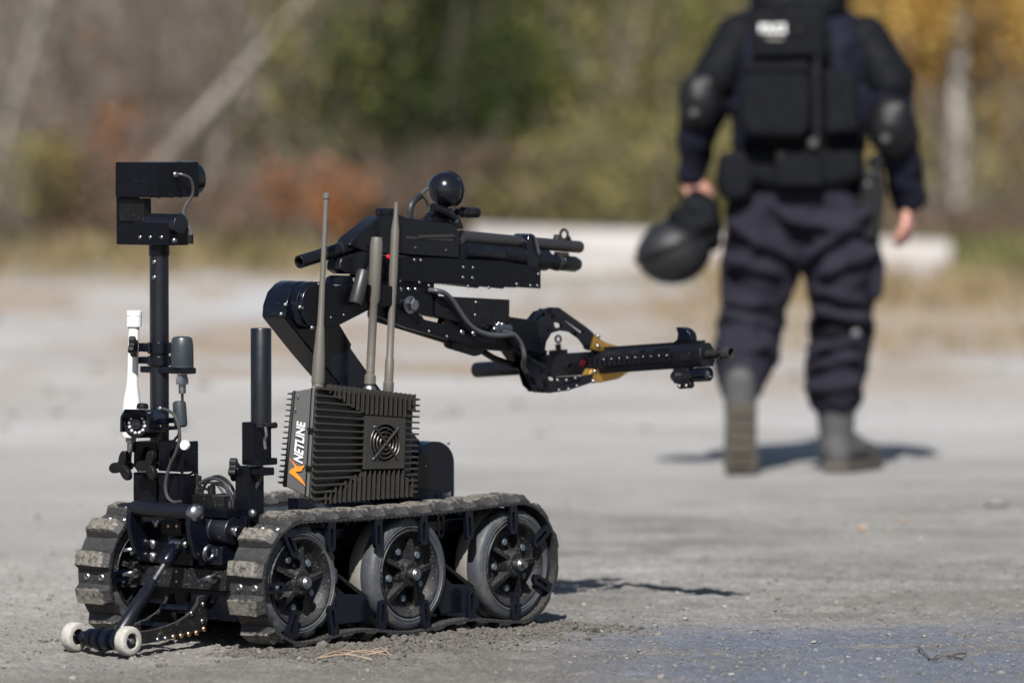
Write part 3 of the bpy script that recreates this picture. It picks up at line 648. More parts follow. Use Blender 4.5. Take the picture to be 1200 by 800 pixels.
# ---- weapon mount plates on the arm
mp = [(444, 299), (545, 303.5), (592, 306), (634, 314), (634, 338), (592, 336), (590, 338.5), (545, 334), (457, 328.5), (440, 326)]
obj('weapon_mount', MB().prism(xz(mp, .208), .208, .213), 'black', robot, .0012)
obj('weapon_mount', MB().prism(xz(mp, .208), .287, .292), 'black', robot, .0012)
obj('mount_floor', MB().prism(xz([(446, 325), (545, 331), (630, 334), (630, 337), (545, 334), (446, 328)], .208), .2132, .2868), 'black', robot)
for u, v in ((486, 304.5), (493.5, 305), (543.5, 313), (554.5, 313.5), (543, 325), (554, 325.5), (631.5, 321), (606, 333), (622, 334.5), (630, 334.5), (469, 329), (492, 331), (503, 334.5), (549, 335.5), (573, 337)):
    dome(at(u, v, y=.2075), (-.1, -1, .15), .0044, 'dullsteel', h=.4)
rl = at(455, 301, y=.206); obj('status_light', MB().lathe([(0, -.006), (.005, -.005), (.0065, 0)], rl, (0, 1, 0), 14), 'red', robot)
obj('mount_riser', MB().prism(xz([(445, 328), (512, 331), (512, 340), (445, 338)], .215), .222, .28), 'matte', robot, .002)
cl_px = [(621, 282), (623, 276), (627, 274), (631, 276), (634, 284), (634.5, 316), (622, 314)]
obj('barrel_clamp', MB().prism(xz(cl_px, .215), .222, .278), 'blacktop', robot, .004)
obj('clamp_strap', MB().prism(xz([(626, 278), (628.5, 278), (633, 296), (631, 299), (629, 292)], .218), .217, .2215), 'dullsteel', robot)

# ---- glossy ball camera on top of the mount
bc = at(522, 222.5, y=.25)
bs = obj('ball_camera', MB().lathe([(0, -.0435)]+[(.0435*math.cos(t), .0435*math.sin(t)) for t in [(-.5+k/14)*math.pi for k in range(1, 14)]]+[(0, .0435)], bc, (1, 0, .12), 40), 'ball', robot)
obj('seam_ring', MB().torus(bc+Vector((.018, 0, .002)), (1, 0, .12), .0405, .003, 44, 8), 'ball', bs)
st = [(500, 268), (504, 256), (514, 246), (530, 244), (540, 256), (545, 268)]
obj('camera_stand', MB().prism(xz(st, .236), .236, .264), 'gun', robot, .003)
obj('stand_lever', MB().path([at(507, 243, y=.222), at(520, 247, y=.222), at(533, 256, y=.222)], .0105, 10, 4, r1=.0085), 'gun', robot, 0)
k0, k1 = at(535, 248.5, y=.24), at(559, 249.5, y=.24)
obj('stand_knob', MB().lathe([(.008, 0), (.008, .018), (.013, .02), (.0135, .05), (.0125, .052), (.013, .054), (.0125, (k1-k0).length), (0, (k1-k0).length+.001)], k0, k1-k0, 20), 'matte', robot)
dome(at(534, 258, y=.222), (-.2, -1, .2), .008)
obj('camera_cable', MB().path([at(501, 221, y=.25), at(496, 225, y=.25), at(490, 231, y=.25), at(486, 236, y=.25)], .0042), 'hose', robot)
obj('camera_cable', MB().path([at(493, 229, y=.25), at(486, 235, y=.25), at(481.5, 243, y=.25), at(480.5, 257, y=.25)], .0078), 'cableblack', robot)
obj('camera_cable', MB().path([at(494, 229, y=.24), at(499, 235, y=.24), at(502, 243, y=.24), at(506, 248, y=.23)], .0022), 'cableblack', robot)

# ================================================================== SHOTGUN lying in the mount
sb = at(470, 285, y=.25)
gun = thing('shotgun', 'black pump shotgun clamped on top of the robot arm pointing away to the right', 'shotgun', sb)
rec_px = [(415, 278), (446, 254), (470, 251), (477, 255), (530, 260.5), (539, 271), (538.5, 304), (467, 299), (446, 299), (432, 297), (424, 294), (409, 288)]
obj('receiver', MB().prism(xz(rec_px, .226), .226, .274), 'gun', gun, .006, seg=2)
obj('ejection_port', MB().prism(xz([(475, 276.5), (531, 280), (531, 282.5), (475, 279.5)], .2255), .2245, .228), 'lens', gun)
obj('bolt_carrier', MB().cyl(at(489, 278, y=.2265), at(531, 277, y=.2265), .0055, n=10), 'gunbarrel', gun)
obj('top_rail', MB().prism(xz([(477, 255), (477, 257), (536, 263), (536, 260.5)], .24), .24, .262), 'gun', gun, .001)
for u, v in ((487, 290.5), (523, 293.5)): dome(at(u, v, y=.2255), (0, -1, 0), .0045, 'gunbarrel')
for u, v in ((447.5, 249), (457.5, 249)):
    p = at(u, v, y=.25); obj('rear_sight', MB().cyl(p+Vector((0, -.012, 0)), p+Vector((0, .012, 0)), .0105, n=18), 'gun', gun)
obj('rear_sight', MB().prism(xz([(441, 262), (442, 251), (447, 246), (459, 247), (465, 258)], .241), .241, .2465), 'gun', gun, .001)
t0_, t1_ = at(350.5, 307, y=.25), at(427, 283.5, y=.25)
obj('stock_tube', MB().pipe(t0_, t1_, .0155, .0105, 22), 'gun', gun, .001)
for k in (.35, .6, .8):
    q = t0_+(t1_-t0_)*k; obj('groove', MB().pipe(q, q+(t1_-t0_).normalized()*.003, .0160, .0150, 22), 'gunbarrel', gun)
obj('tube_collar', MB().lathe([(.020, 0), (.027, .03), (.029, .06)], t0_+(t1_-t0_)*.80, t1_-t0_, 22), 'gun', gun)
grip_px = [(399, 308), (401, 302), (418, 297), (428, 292), (445, 297), (446, 318), (430, 319), (420, 321), (405, 321), (398, 316)]
obj('grip_housing', MB().prism(xz(grip_px, .228), .228, .272), 'gun', gun, .005, seg=2)
obj('grip_tube', MB().lathe([(.013, 0), (.0155, .008), (.0165, .078), (.015, .0815), (.011, .0815), (.010, .07), (0, .07)], at(426, 317, y=.172), at(416, 357, y=.172)-at(426, 317, y=.172), 22), 'gunbarrel', gun)
obj('grip_bolt', MB().cyl(at(436, 317, y=.215), at(436, 317, y=.235), .014, n=16), 'gun', gun)
# fore end, barrel and magazine tube
b0_, b1_ = at(540, 278, y=.25), at(679.5, 289.5, y=.25)
bd = (b1_-b0_).normalized(); bL = (b1_-b0_).length
obj('barrel', MB().lathe([(.0165, 0), (.0150, bL*.5), (.0148, bL-.003), (.014, bL), (.0095, bL), (.0095, bL-.05), (0, bL-.05)], b0_, bd, 26), 'gunbarrel', gun)
m0_, m1_ = at(540, 296, y=.25), at(678, 310, y=.25)
md = (m1_-m0_).normalized(); mL = (m1_-m0_).length
obj('magazine_tube', MB().lathe([(.0145, 0), (.0145, mL-.11), (.0190, mL-.10), (.0190, mL-.075), (.0175, mL-.074), (.0175, mL-.070), (.0190, mL-.069), (.0190, mL-.018), (.014, mL-.003), (0, mL)], m0_, md, 26), 'gun', gun)
obj('magazine_ring', MB().pipe(m0_+md*(mL-.088), m0_+md*(mL-.078), .0205, .0188, 26), 'gunbarrel', gun)
fe0, fe1 = .055, mL-.20
fe = MB().lathe([(.024, .0), (.0265, .012), (.0265, .13), (.025, .135)]+[q for k in range(16) for q in ((.0268, .14+k*.010), (.0268, .1455+k*.010), (.0252, .147+k*.010), (.0252, .1495+k*.010))]+[(.0265, .31), (.0265, fe1-.012), (.023, fe1)], m0_+Vector((0, 0, .003)), md, 28)
obj('fore_end', fe, 'gun', gun)
obj('fore_end_ring', MB().pipe(m0_+md*(fe1-.004), m0_+md*(fe1+.008), .0255, .0148, 26), 'gunbarrel', gun)
fs = at(661, 281, y=.25)
obj('front_sight', MB().prism(xz([(652, 283), (654, 275), (658, 275), (660, 281), (668, 281), (668, 276), (671, 283)], .243), .243, .257).bb(fs.x-.018, fs.x+.018, .242, .258, fs.z-.003, fs.z+.001), 'gunbarrel', gun, .001)
obj('sight_hood', MB().torus(at(661, 275, y=.25), (1, 0, 0), .0115, .0035, 18, 8), 'gunbarrel', gun)
obj('barrel_band', MB().prism(xz([(653, 295), (667, 296), (668, 302), (654, 301)], .244), .244, .256), 'gunbarrel', gun, .001)

# ================================================================== RIFLE held across the gripper
XR = 1.340
r0, r1_ = at(557, 433.5, x=XR), at(857, 413, x=XR)
rb = at(700, 420, x=XR)
rifle = thing('carbine_rifle', 'short black carbine gripped by the gold fingers of the robot arm', 'rifle', rb)
rd = (r1_-r0).normalized(); ru = (Vector((0, 0, 1))-rd*rd.z).normalized(); rs = Vector((1, 0, 0))
rL = (r1_-r0).length
def ra(u): return (at(u, 433.5+(u-557)*(413-433.5)/300, x=XR)-r0).dot(rd)
def rp(s, h=0, l=0): return r0+rd*s+ru*h+rs*l
def rbox(mb, s0, s1, h0, h1, l0, l1):
    vs = [rp(s, h, l) for s in (s0, s1) for l in (l0, l1) for h in (h0, h1)]
    return mb.add(vs, [(0, 1, 3, 2), (4, 6, 7, 5), (0, 4, 5, 1), (2, 3, 7, 6), (0, 2, 6, 4), (1, 5, 7, 3)])
obj('stock_tube', MB().lathe([(.012, 0), (.0185, .002), (.0195, .006), (.0195, ra(612)), (.0175, ra(612)+.004), (.0165, ra(640))], rp(0), rd, 26), 'gun', rifle)
sec = [(-.020, -.030), (.020, -.030), (.027, -.018), (.027, .012), (.016, .026), (.012, .028), (-.012, .028), (-.016, .026), (-.027, .012), (-.027, -.018)]
h0_, h1_ = ra(697), ra(829)
obj('handguard', MB().prism(sec, h0_, h1_, frame=lambda a, b, d_: tuple(rp(d_, b, a))), 'gun', rifle, .002)
rb0 = MB(); rbox(rb0, ra(640), h0_-.001, -.030, .026, -.020, .020); obj('receiver', rb0, 'gun', rifle, .003)
rb1 = MB(); rbox(rb1, ra(650), ra(676), -.058, -.031, -.012, .012); obj('trigger_guard', rb1, 'gun', rifle, .004)
ribs = MB()
for k in range(30): rbox(ribs, h0_+.006+k*(h1_-h0_-.012)/30, h0_+.011+k*(h1_-h0_-.012)/30, .028, .0345, -.0105, .0105)
obj('top_rail', ribs, 'gun', rifle, .0006)
SR = MB(); SR.box((0, 0, 0), (.006, .0095, .020)); srm = SR.mesh('rail_rib', 'gun', sharp=30)
for k in range(17):
    s = h0_+.012+k*(h1_-h0_-.09)/17; p = rp(s, -.002, -.0295); piece('rail_rib', srm, rifle, p-rb)
for k in range(9):
    s = h0_+.055+k*(h1_-h0_-.13)/9; dome(rp(s, .004, -.033), -rs, .0030, 'steel', rifle)
for k in range(3):
    o = MB(); s = h0_+.06+k*.075; rbox(o, s, s+.045, .014, .021, -.0262, -.018); obj('vent_slot', o, 'lens', rifle)
o = MB(); rbox(o, ra(806), ra(818), -.012, .008, -.030, -.026); obj('rail_panel', o, 'matte', rifle, .001)
muz = MB().lathe([(.0105, 0), (.0105, ra(838)-ra(815)), (.0125, ra(839)-ra(815)), (.0125, ra(846)-ra(815)), (.0145, ra(847)-ra(815)), (.0165, ra(852)-ra(815)), (.0165, rL-ra(815)), (.0115, rL-ra(815)), (.0105, rL-ra(815)-.03), (0, rL-ra(815)-.03)], rp(ra(815), -.001), rd, 24)
obj('muzzle', muz, 'gunbarrel', rifle)
for k in range(6):
    a = k*math.pi/3; q = rp(ra(843), -.001)+ru*(.0128*math.sin(a))+rs*(.0128*math.cos(a)); obj('muzzle_slot', MB().cyl(q, q+rd*.02, .003, n=8), 'lens', rifle)
fsp = [(ra(793), .034), (ra(798), .040), (ra(799), .056), (ra(797), .070), (ra(804), .069), (ra(810), .063), (ra(814), .052), (ra(815), .034)]
obj('front_sight', MB().prism(fsp, -.013, .013, frame=lambda a, b, d_: tuple(rp(a, b, d_))), 'blacktop', rifle, .003)
rsg = MB(); rbox(rsg, ra(648), ra(662), .026, .036, -.014, .014); rbox(rsg, ra(653), ra(658), .036, .050, -.004, .004); obj('rear_sight', rsg, 'gun', rifle, .001)
obj('rear_sight', MB().torus(rp(ra(656), .062), (1, 0, 0), .0085, .0028, 18, 8), 'gun', rifle)
obj('selector', MB().lathe([(0, .007), (.006, .006), (.0095, .003), (.0095, 0)], rp(ra(690), 0, -.021), -rs, 18), 'red', rifle)
obj('forward_assist', MB().cyl(rp(ra(672), .0, -.019), rp(ra(672), .0, -.030), .010, n=12), 'gun', rifle)
lt = MB().lathe([(.010, 0), (.013, .004), (.013, ra(812)-ra(790)), (.0165, ra(815)-ra(790)), (.0175, ra(818)-ra(790)), (.0175, ra(832)-ra(790)), (.0150, ra(832)-ra(790)), (.0145, ra(829)-ra(790))], rp(ra(790), -.048, -.010), rd, 24)
fl = obj('weapon_light', lt, 'blacktop', rifle)
obj('light_lens', MB().lathe([(0, .002), (.010, .001), (.0148, 0)], rp(ra(830.5), -.048, -.010), rd, 20), 'lens', fl)
obj('lamp_reflector', MB().lathe([(0, .001), (.0065, 0)], rp(ra(831.2), -.0455, -.0105), rd, 16), 'steel', fl)
o = MB(); rbox(o, ra(793), ra(812), -.066, -.028, -.022, .006); obj('light_mount', o, 'gun', rifle, .004)
o = MB(); o.cyl(rp(ra(798), -.070, -.012), rp(ra(813), -.070, -.012), .0095, n=14); obj('mount_screw', o, 'gun', rifle, .002)
for k in range(2): dome(rp(ra(800+8*k), -.072, -.0215), (-1, 0, .3), .0055, 'dullsteel', rifle)
o = MB(); rbox(o, ra(797), ra(804), -.047, -.041, -.0235, -.022); obj('switch_label', o, 'dullsteel', rifle)

# ================================================================== FINNED CASE with three antennas
Yn, Yb = .125, .215
c = dict(TL=at(371, 451, y=Yn), TR=at(486, 464.5, y=Yn), BR=at(482, 578, y=Yn), BL=at(364, 587.5, y=Yn))
cT, cB = at(343, 456.5, y=Yb), at(331.5, 571, y=Yb)
dT, dB = (cT.x-c['TL'].x, cT.z-c['TL'].z), (cB.x-c['BL'].x, cB.z-c['BL'].z)
def face(s, t, y=Yn):
    k = (y-Yn)/(Yb-Yn)
    q = [c['BL'].x*(1-s)*(1-t)+c['BR'].x*s*(1-t)+c['TL'].x*(1-s)*t+c['TR'].x*s*t, c['BL'].z*(1-s)*(1-t)+c['BR'].z*s*(1-t)+c['TL'].z*(1-s)*t+c['TR'].z*s*t]
    kk = min(max(k, -.15), 1.15)
    return Vector((q[0]+kk*(dT[0]*t+dB[0]*(1-t)), y, q[1]+kk*(dT[1]*t+dB[1]*(1-t))))
def hexa(mb, s0, s1, t0, t1, y0, y1):
    vs = [face(s, t, y) for s in (s0, s1) for y in (y0, y1) for t in (t0, t1)]
    return mb.add(vs, [(0, 1, 3, 2), (4, 6, 7, 5), (0, 4, 5, 1), (2, 3, 7, 6), (0, 2, 6, 4), (1, 5, 7, 3)])
jam = thing('jammer_case', 'taupe finned electronics case with fan grille and three antennas on the robot deck', 'jammer', face(.5, 0, .17))
obj('case', hexa(MB(), .012, .985, .012, .985, Yn+.012, Yb-.004), 'jamside', jam, .004, seg=2)
obj('front_shell', hexa(MB(), .004, .992, .004, .992, Yn, Yn+.0116), 'jam', jam, .005, seg=2)
obj('back_shell', hexa(MB(), .004, .992, .004, .992, Yb-.0036, Yb+.006), 'jam', jam, .003)
obj('seam', hexa(MB(), .010, .987, .009, .988, Yn+.020, Yn+.024), 'matte', jam)
fl_, fr_, fb_, ft_ = .455, .865, .275, .765                       # fan plate bounds on the face
def fin(s0, s1, t0, t1, y0, y1): obj('fin', hexa(MB(), s0, s1, t0, t1, y0, y1), 'jam', jam, .0008)
NR = 17
for k in range(NR):
    t = .035+.93*k/(NR-1); th = .0085
    e_ = fl_ if fb_ <= t <= ft_ else (fl_*max(.25, 1-.8*(t-ft_)/(1-ft_)) if t > ft_ else fl_*max(.25, 1-.8*(fb_-t)/fb_))
    fin(-.012, e_-.01, t-th, t+th, Yn-.017, Yn-.0005)
    e2 = fr_ if fb_ <= t <= ft_ else (fr_+(1-fr_)*min(.75, .8*(t-ft_)/(1-ft_)) if t > ft_ else fr_+(1-fr_)*min(.75, .8*(fb_-t)/fb_))
    fin(e2+.012, 1.012, t-th, t+th, Yn-.017, Yn-.0005)
    fin(-.005, 1.005, t-th*.8, t+th*.8, Yb+.0065, Yb+.017)
NC = 19
for k in range(NC):
    s = .10+.86*k/(NC-1); th = .0065
    if s < fl_: a_, b_ = ft_+(1-ft_)*min(.8, .85*(fl_-s)/fl_), fb_*max(.2, 1-.85*(fl_-s)/fl_)
    elif s > fr_: a_, b_ = ft_+(1-ft_)*.3, fb_*.7
    else: a_, b_ = ft_, fb_
    fin(s-th, s+th, a_+.012, 1.012, Yn-.017, Yn-.0005)
    fin(s-th, s+th, -.012, b_-.012, Yn-.017, Yn-.0005)
fc = ((fl_+fr_)/2, (fb_+ft_)/2)
fs_, ft2 = .150, .185                                              # radii of the fan opening in face units
yP = Yn-.017
outer = [(fl_, fb_), (fr_, fb_), (fr_, ft_), (fl_, ft_)]
ringp = [(fc[0]+fs_*math.cos(2*math.pi*k/32), fc[1]+ft2*math.sin(2*math.pi*k/32)) for k in range(32)]
obj('fan_plate', MB().prism(outer, yP-.002, Yn+.001, holes=[ringp], frame=lambda a, b, d_: tuple(face(a, b, d_))), 'jam', jam, .0015)
gg = MB()
for rr in (.34, .56, .78, .99):
    gg.path([face(fc[0]+fs_*rr*math.cos(2*math.pi*k/28), fc[1]+ft2*rr*math.sin(2*math.pi*k/28), yP-.001) for k in range(29)], .0022, 6, 0)
obj('fan_guard', gg, 'jam', jam)
for a in (.785, 2.356):
    obj('guard_spoke', MB().path([face(fc[0]+fs_*1.12*math.cos(a+q), fc[1]+ft2*1.12*math.sin(a+q), yP-.004) for q in (0, math.pi)], .0030, 6, 0), 'jam', jam)
obj('fan_hub', MB().lathe([(0, 0), (.016, 0), (.017, .004), (.017, .012)], face(fc[0], fc[1], yP+.004), (0, 1, 0), 20), 'jam', jam)
for k in range(7):
    a = 2*math.pi*k/7; p = face(fc[0]+fs_*.62*math.cos(a), fc[1]+ft2*.62*math.sin(a), yP+.010)
    obj('fan_blade', MB().box(p, (.032, .0015, .022), Matrix.Rotation(-a, 3, 'Y') @ Matrix.Rotation(.5, 3, 'X')), 'matte', jam)
obj('fan_well', MB().prism([(fc[0]+fs_*.98*math.cos(2*math.pi*k/24), fc[1]+ft2*.98*math.sin(2*math.pi*k/24)) for k in range(24)], yP+.0155, yP+.0163, frame=lambda a, b, d_: tuple(face(a, b, d_))), 'lens', jam)
for a in (.785, 2.356, 3.927, 5.498):
    dome(face(fc[0]+fs_*1.13*math.cos(a), fc[1]+ft2*1.13*math.sin(a), yP-.004), (0, -1, 0), .0032, 'dullsteel', jam)
for t in (.60, .27): obj('latch', hexa(MB(), -.012, .004, t, t+.03, Yn+.002, Yn+.022), 'matte', jam, .001)
for b, t in ((.75, .93), (.80, .80)): dome(face(0, t, Yn+(Yb-Yn)*b)+Vector((-.0025, 0, 0)), (-1, 0, 0), .0028, 'dullsteel', jam)
# printed lettering and emblem on the narrow side: read from bottom to top
def side(a, b): return face(.0115, a, Yn+(Yb-Yn)*b)+Vector((-.0012, 0, 0))
def print_mesh(name, polys, m):
    mb = MB()
    for vs, fs in polys: mb.add(vs, fs)
    obj(name, mb, m, jam)
cu = bpy.data.curves.new('lettering', 'FONT'); cu.body = 'NETLINE'; cu.shear = .22; cu.size = 1; cu.offset = .022; cu.space_character = 1.0
to = bpy.data.objects.new('lettering_tmp', cu); COL.objects.link(to)
dg = bpy.context.evaluated_depsgraph_get(); tm = bpy.data.meshes.new_from_object(to.evaluated_get(dg))
vs = np.array([v.co[:2] for v in tm.vertices]); fs = [tuple(p.vertices) for p in tm.polygons]
COL.objects.unlink(to); bpy.data.objects.remove(to); bpy.data.meshes.remove(tm)
mn, mx = vs.min(0), vs.max(0); q = (vs-mn)/(mx-mn)
A0, A1, B0, B1 = .295, .685, .40, .74
mb = MB().add([side(A0+(A1-A0)*a, B0+(B1-B0)*b) for a, b in q], fs); obj('lettering', mb, 'white', jam)
emb = [[(.225, .95), (.165, .70), (.150, .70), (.112, .80), (.190, .28), (.170, .62)], [(.205, .30), (.120, .84), (.075, .90), (.050, .62), (.010, .20), (.070, .40), (.105, .66), (.140, .40)]]
for p in emb: obj('emblem', MB().prism([(a, b) for a, b in p], 0, .0006, frame=lambda a, b, d_: tuple(side(.10+.92*a, .06+.88*b)+Vector((-d_, 0, 0)))), 'orange', jam)
# antennas
def ant(p0, p1, prof, seg=18):
    d_ = (p1-p0); L_ = d_.length; return MB().lathe([(r, t*L_) for r, t in prof], p0, d_, seg)
ya_ = .185
obj('whip_antenna', ant(at(372.5, 449, y=ya_), at(382.5, 226, y=ya_), [(.0150, 0), (.0155, .02), (.0140, .14), (.0115, .22), (.0100, .29), (.0085, .31), (.0062, .62), (.0062, .965), (.0088, .97), (.0088, .995), (.006, 1)]), 'antenna', jam)
obj('sleeve_antenna', ant(at(433, 456, y=ya_), at(441.5, 278, y=ya_), [(.010, 0), (.010, .03), (.0135, .035), (.0135, .09), (.0098, .10), (.0105, .13), (.0095, .14), (.0105, .16), (.0095, .17), (.0105, .20), (.0095, .21), (.0105, .24), (.0100, .26), (.0100, .56), (.0145, .585), (.0150, .96), (.0125, 1)]), 'antenna', jam)
obj('rod_antenna', ant(at(455, 459, y=ya_+.01), at(464.5, 237, y=ya_+.01), [(.0115, 0), (.0125, .005), (.0125, .05), (.0105, .055), (.0105, .17), (.0085, .18), (.0085, .45), (.0105, .62), (.0100, .85), (.0055, .93), (.0050, 1)]), 'antenna', jam)
obj('antenna_socket', MB().lathe([(.016, -.006), (.016, .008), (.012, .014)], at(433, 459, y=ya_), (0, 0, 1), 16), 'dullsteel', jam)
obj('antenna_socket', MB().lathe([(.014, -.006), (.014, .004), (.011, .008)], at(372.5, 450, y=ya_), (0, 0, 1), 16), 'antenna', jam)

# arched gearbox behind the case
ax0, ax1 = at(489, 580, y=.20), at(533, 580, y=.20); tz = at(511, 517, y=.20).z; rr = (ax1.x-ax0.x)/2; cx_ = (ax0.x+ax1.x)/2
arch = [(ax0.x, .2885), (ax0.x, tz-rr*.8)]+[(cx_-rr*math.cos(math.pi*k/16), tz-rr*.8+rr*.8*math.sin(math.pi*k/16)) for k in range(1, 16)]+[(ax1.x, tz-rr*.8), (ax1.x, .2885)]
obj('shoulder_gearbox', MB().prism(arch, .20, .33), 'blacktop', robot, .004, seg=2)
for u, v in ((499, 546), (526, 519)): dome(at(u, v, y=.1995), (0, -1, 0), .004, 'dullsteel')
obj('shoulder_turret', MB().lathe([(.16, 0), (.16, .012), (.14, .02), (.14, .03), (0, .03)], (.62, .28, .2882), (0, 0, 1), 40), 'blacktop', robot)

# ================================================================== GROUND
def vnoise(x, y, seed=0):
    rs_ = np.random.RandomState(seed); G = rs_.rand(256, 256)
    xi = np.floor(x).astype(int); yi = np.floor(y).astype(int); fx_ = x-xi; fy_ = y-yi
    fx_ = fx_*fx_*(3-2*fx_); fy_ = fy_*fy_*(3-2*fy_)
    a = G[xi % 256, yi % 256]; b = G[(xi+1) % 256, yi % 256]; c_ = G[xi % 256, (yi+1) % 256]; d_ = G[(xi+1) % 256, (yi+1) % 256]
    return (a*(1-fx_)+b*fx_)*(1-fy_)+(c_*(1-fx_)+d_*fx_)*fy_
def fbm(x, y, f, o, seed=0):
    r = 0; a = 1; t = 0
    for k in range(o): r = r+a*vnoise(x*f, y*f, seed+k); t += a; a *= .55; f *= 2.03
    return r/t
def robot_xy(x, y):
    dx, dy = x-RO.x, y-RO.y; return dx*RX.x+dy*RX.y, dx*RY.x+dy*RY.y
def ground_z(x, y):
    x = np.asarray(x, float); y = np.asarray(y, float)
    near = np.clip((22-y)/6, 0, 1)
    z = .010*(fbm(x, y, 1.1, 3, 1)-.5)+near*(.020*(fbm(x, y, 6, 4, 5)-.5)+.014*(np.abs(fbm(x, y, 24, 4, 9)-.5)*2-.25))
    lx, ly = robot_xy(x, y)
    # churned soil under and beside the tracks
    for yc in (.038, .516):
        m = np.exp(-((ly-yc+.02)/.10)**2)*np.clip((lx+.28)/.15, 0, 1)*np.clip((.98-lx)/.2, 0, 1)
        z = z+m*(.011*fbm(x, y, 26, 4, 14)+.003)
    m = np.exp(-((ly+.12)/.10)**2)*np.clip((lx+.1)/.1, 0, 1)*np.clip((1.0-lx)/.2, 0, 1); z = z+m*.006*fbm(x, y, 34, 3, 17)
    foot = ((ly > -.03) & (ly < .59) & (lx > -.17) & (lx < .91)); z = np.where(foot, np.minimum(z, .007), z)
    # gentle rise and bank far off
    z = z+np.clip((y-24)/18, 0, 1)**2*.06*fbm(x, y, .5, 3, 21)*2
    z = z+np.clip((y-52)/60, 0, 1)**1.5*9.
    return z
gx = np.unique(np.concatenate([np.linspace(-60, -4, 40), np.linspace(-4, -1.6, 60), np.linspace(-1.6, 1.9, 390), np.linspace(1.9, 4.5, 60), np.linspace(4.5, 60, 40)]))
gy = np.unique(np.concatenate([np.linspace(-25, 11, 30), np.linspace(11, 12.4, 20), np.linspace(12.4, 16.2, 400), np.linspace(16.2, 24, 140), np.linspace(24, 52, 80), np.linspace(52, 120, 25), np.linspace(120, 300, 8)]))
GX, GY = np.meshgrid(gx, gy); GZ = ground_z(GX, GY)
me = bpy.data.meshes.new('ground'); nx, ny = len(gx), len(gy)
co = np.stack([GX, GY, GZ], -1).reshape(-1, 3).astype(np.float32)
I, J = np.meshgrid(np.arange(nx-1), np.arange(ny-1)); a = (J*nx+I).ravel()
quads = np.stack([a, a+1, a+nx+1, a+nx], 1).astype(np.int32)
me.vertices.add(len(co)); me.vertices.foreach_set('co', co.ravel())
me.loops.add(quads.size); me.loops.foreach_set('vertex_index', quads.ravel())
me.polygons.add(len(quads)); me.polygons.foreach_set('loop_start', np.arange(0, quads.size, 4, dtype=np.int32)); me.polygons.foreach_set('use_smooth', np.ones(len(quads), bool))
me.update(calc_edges=True)
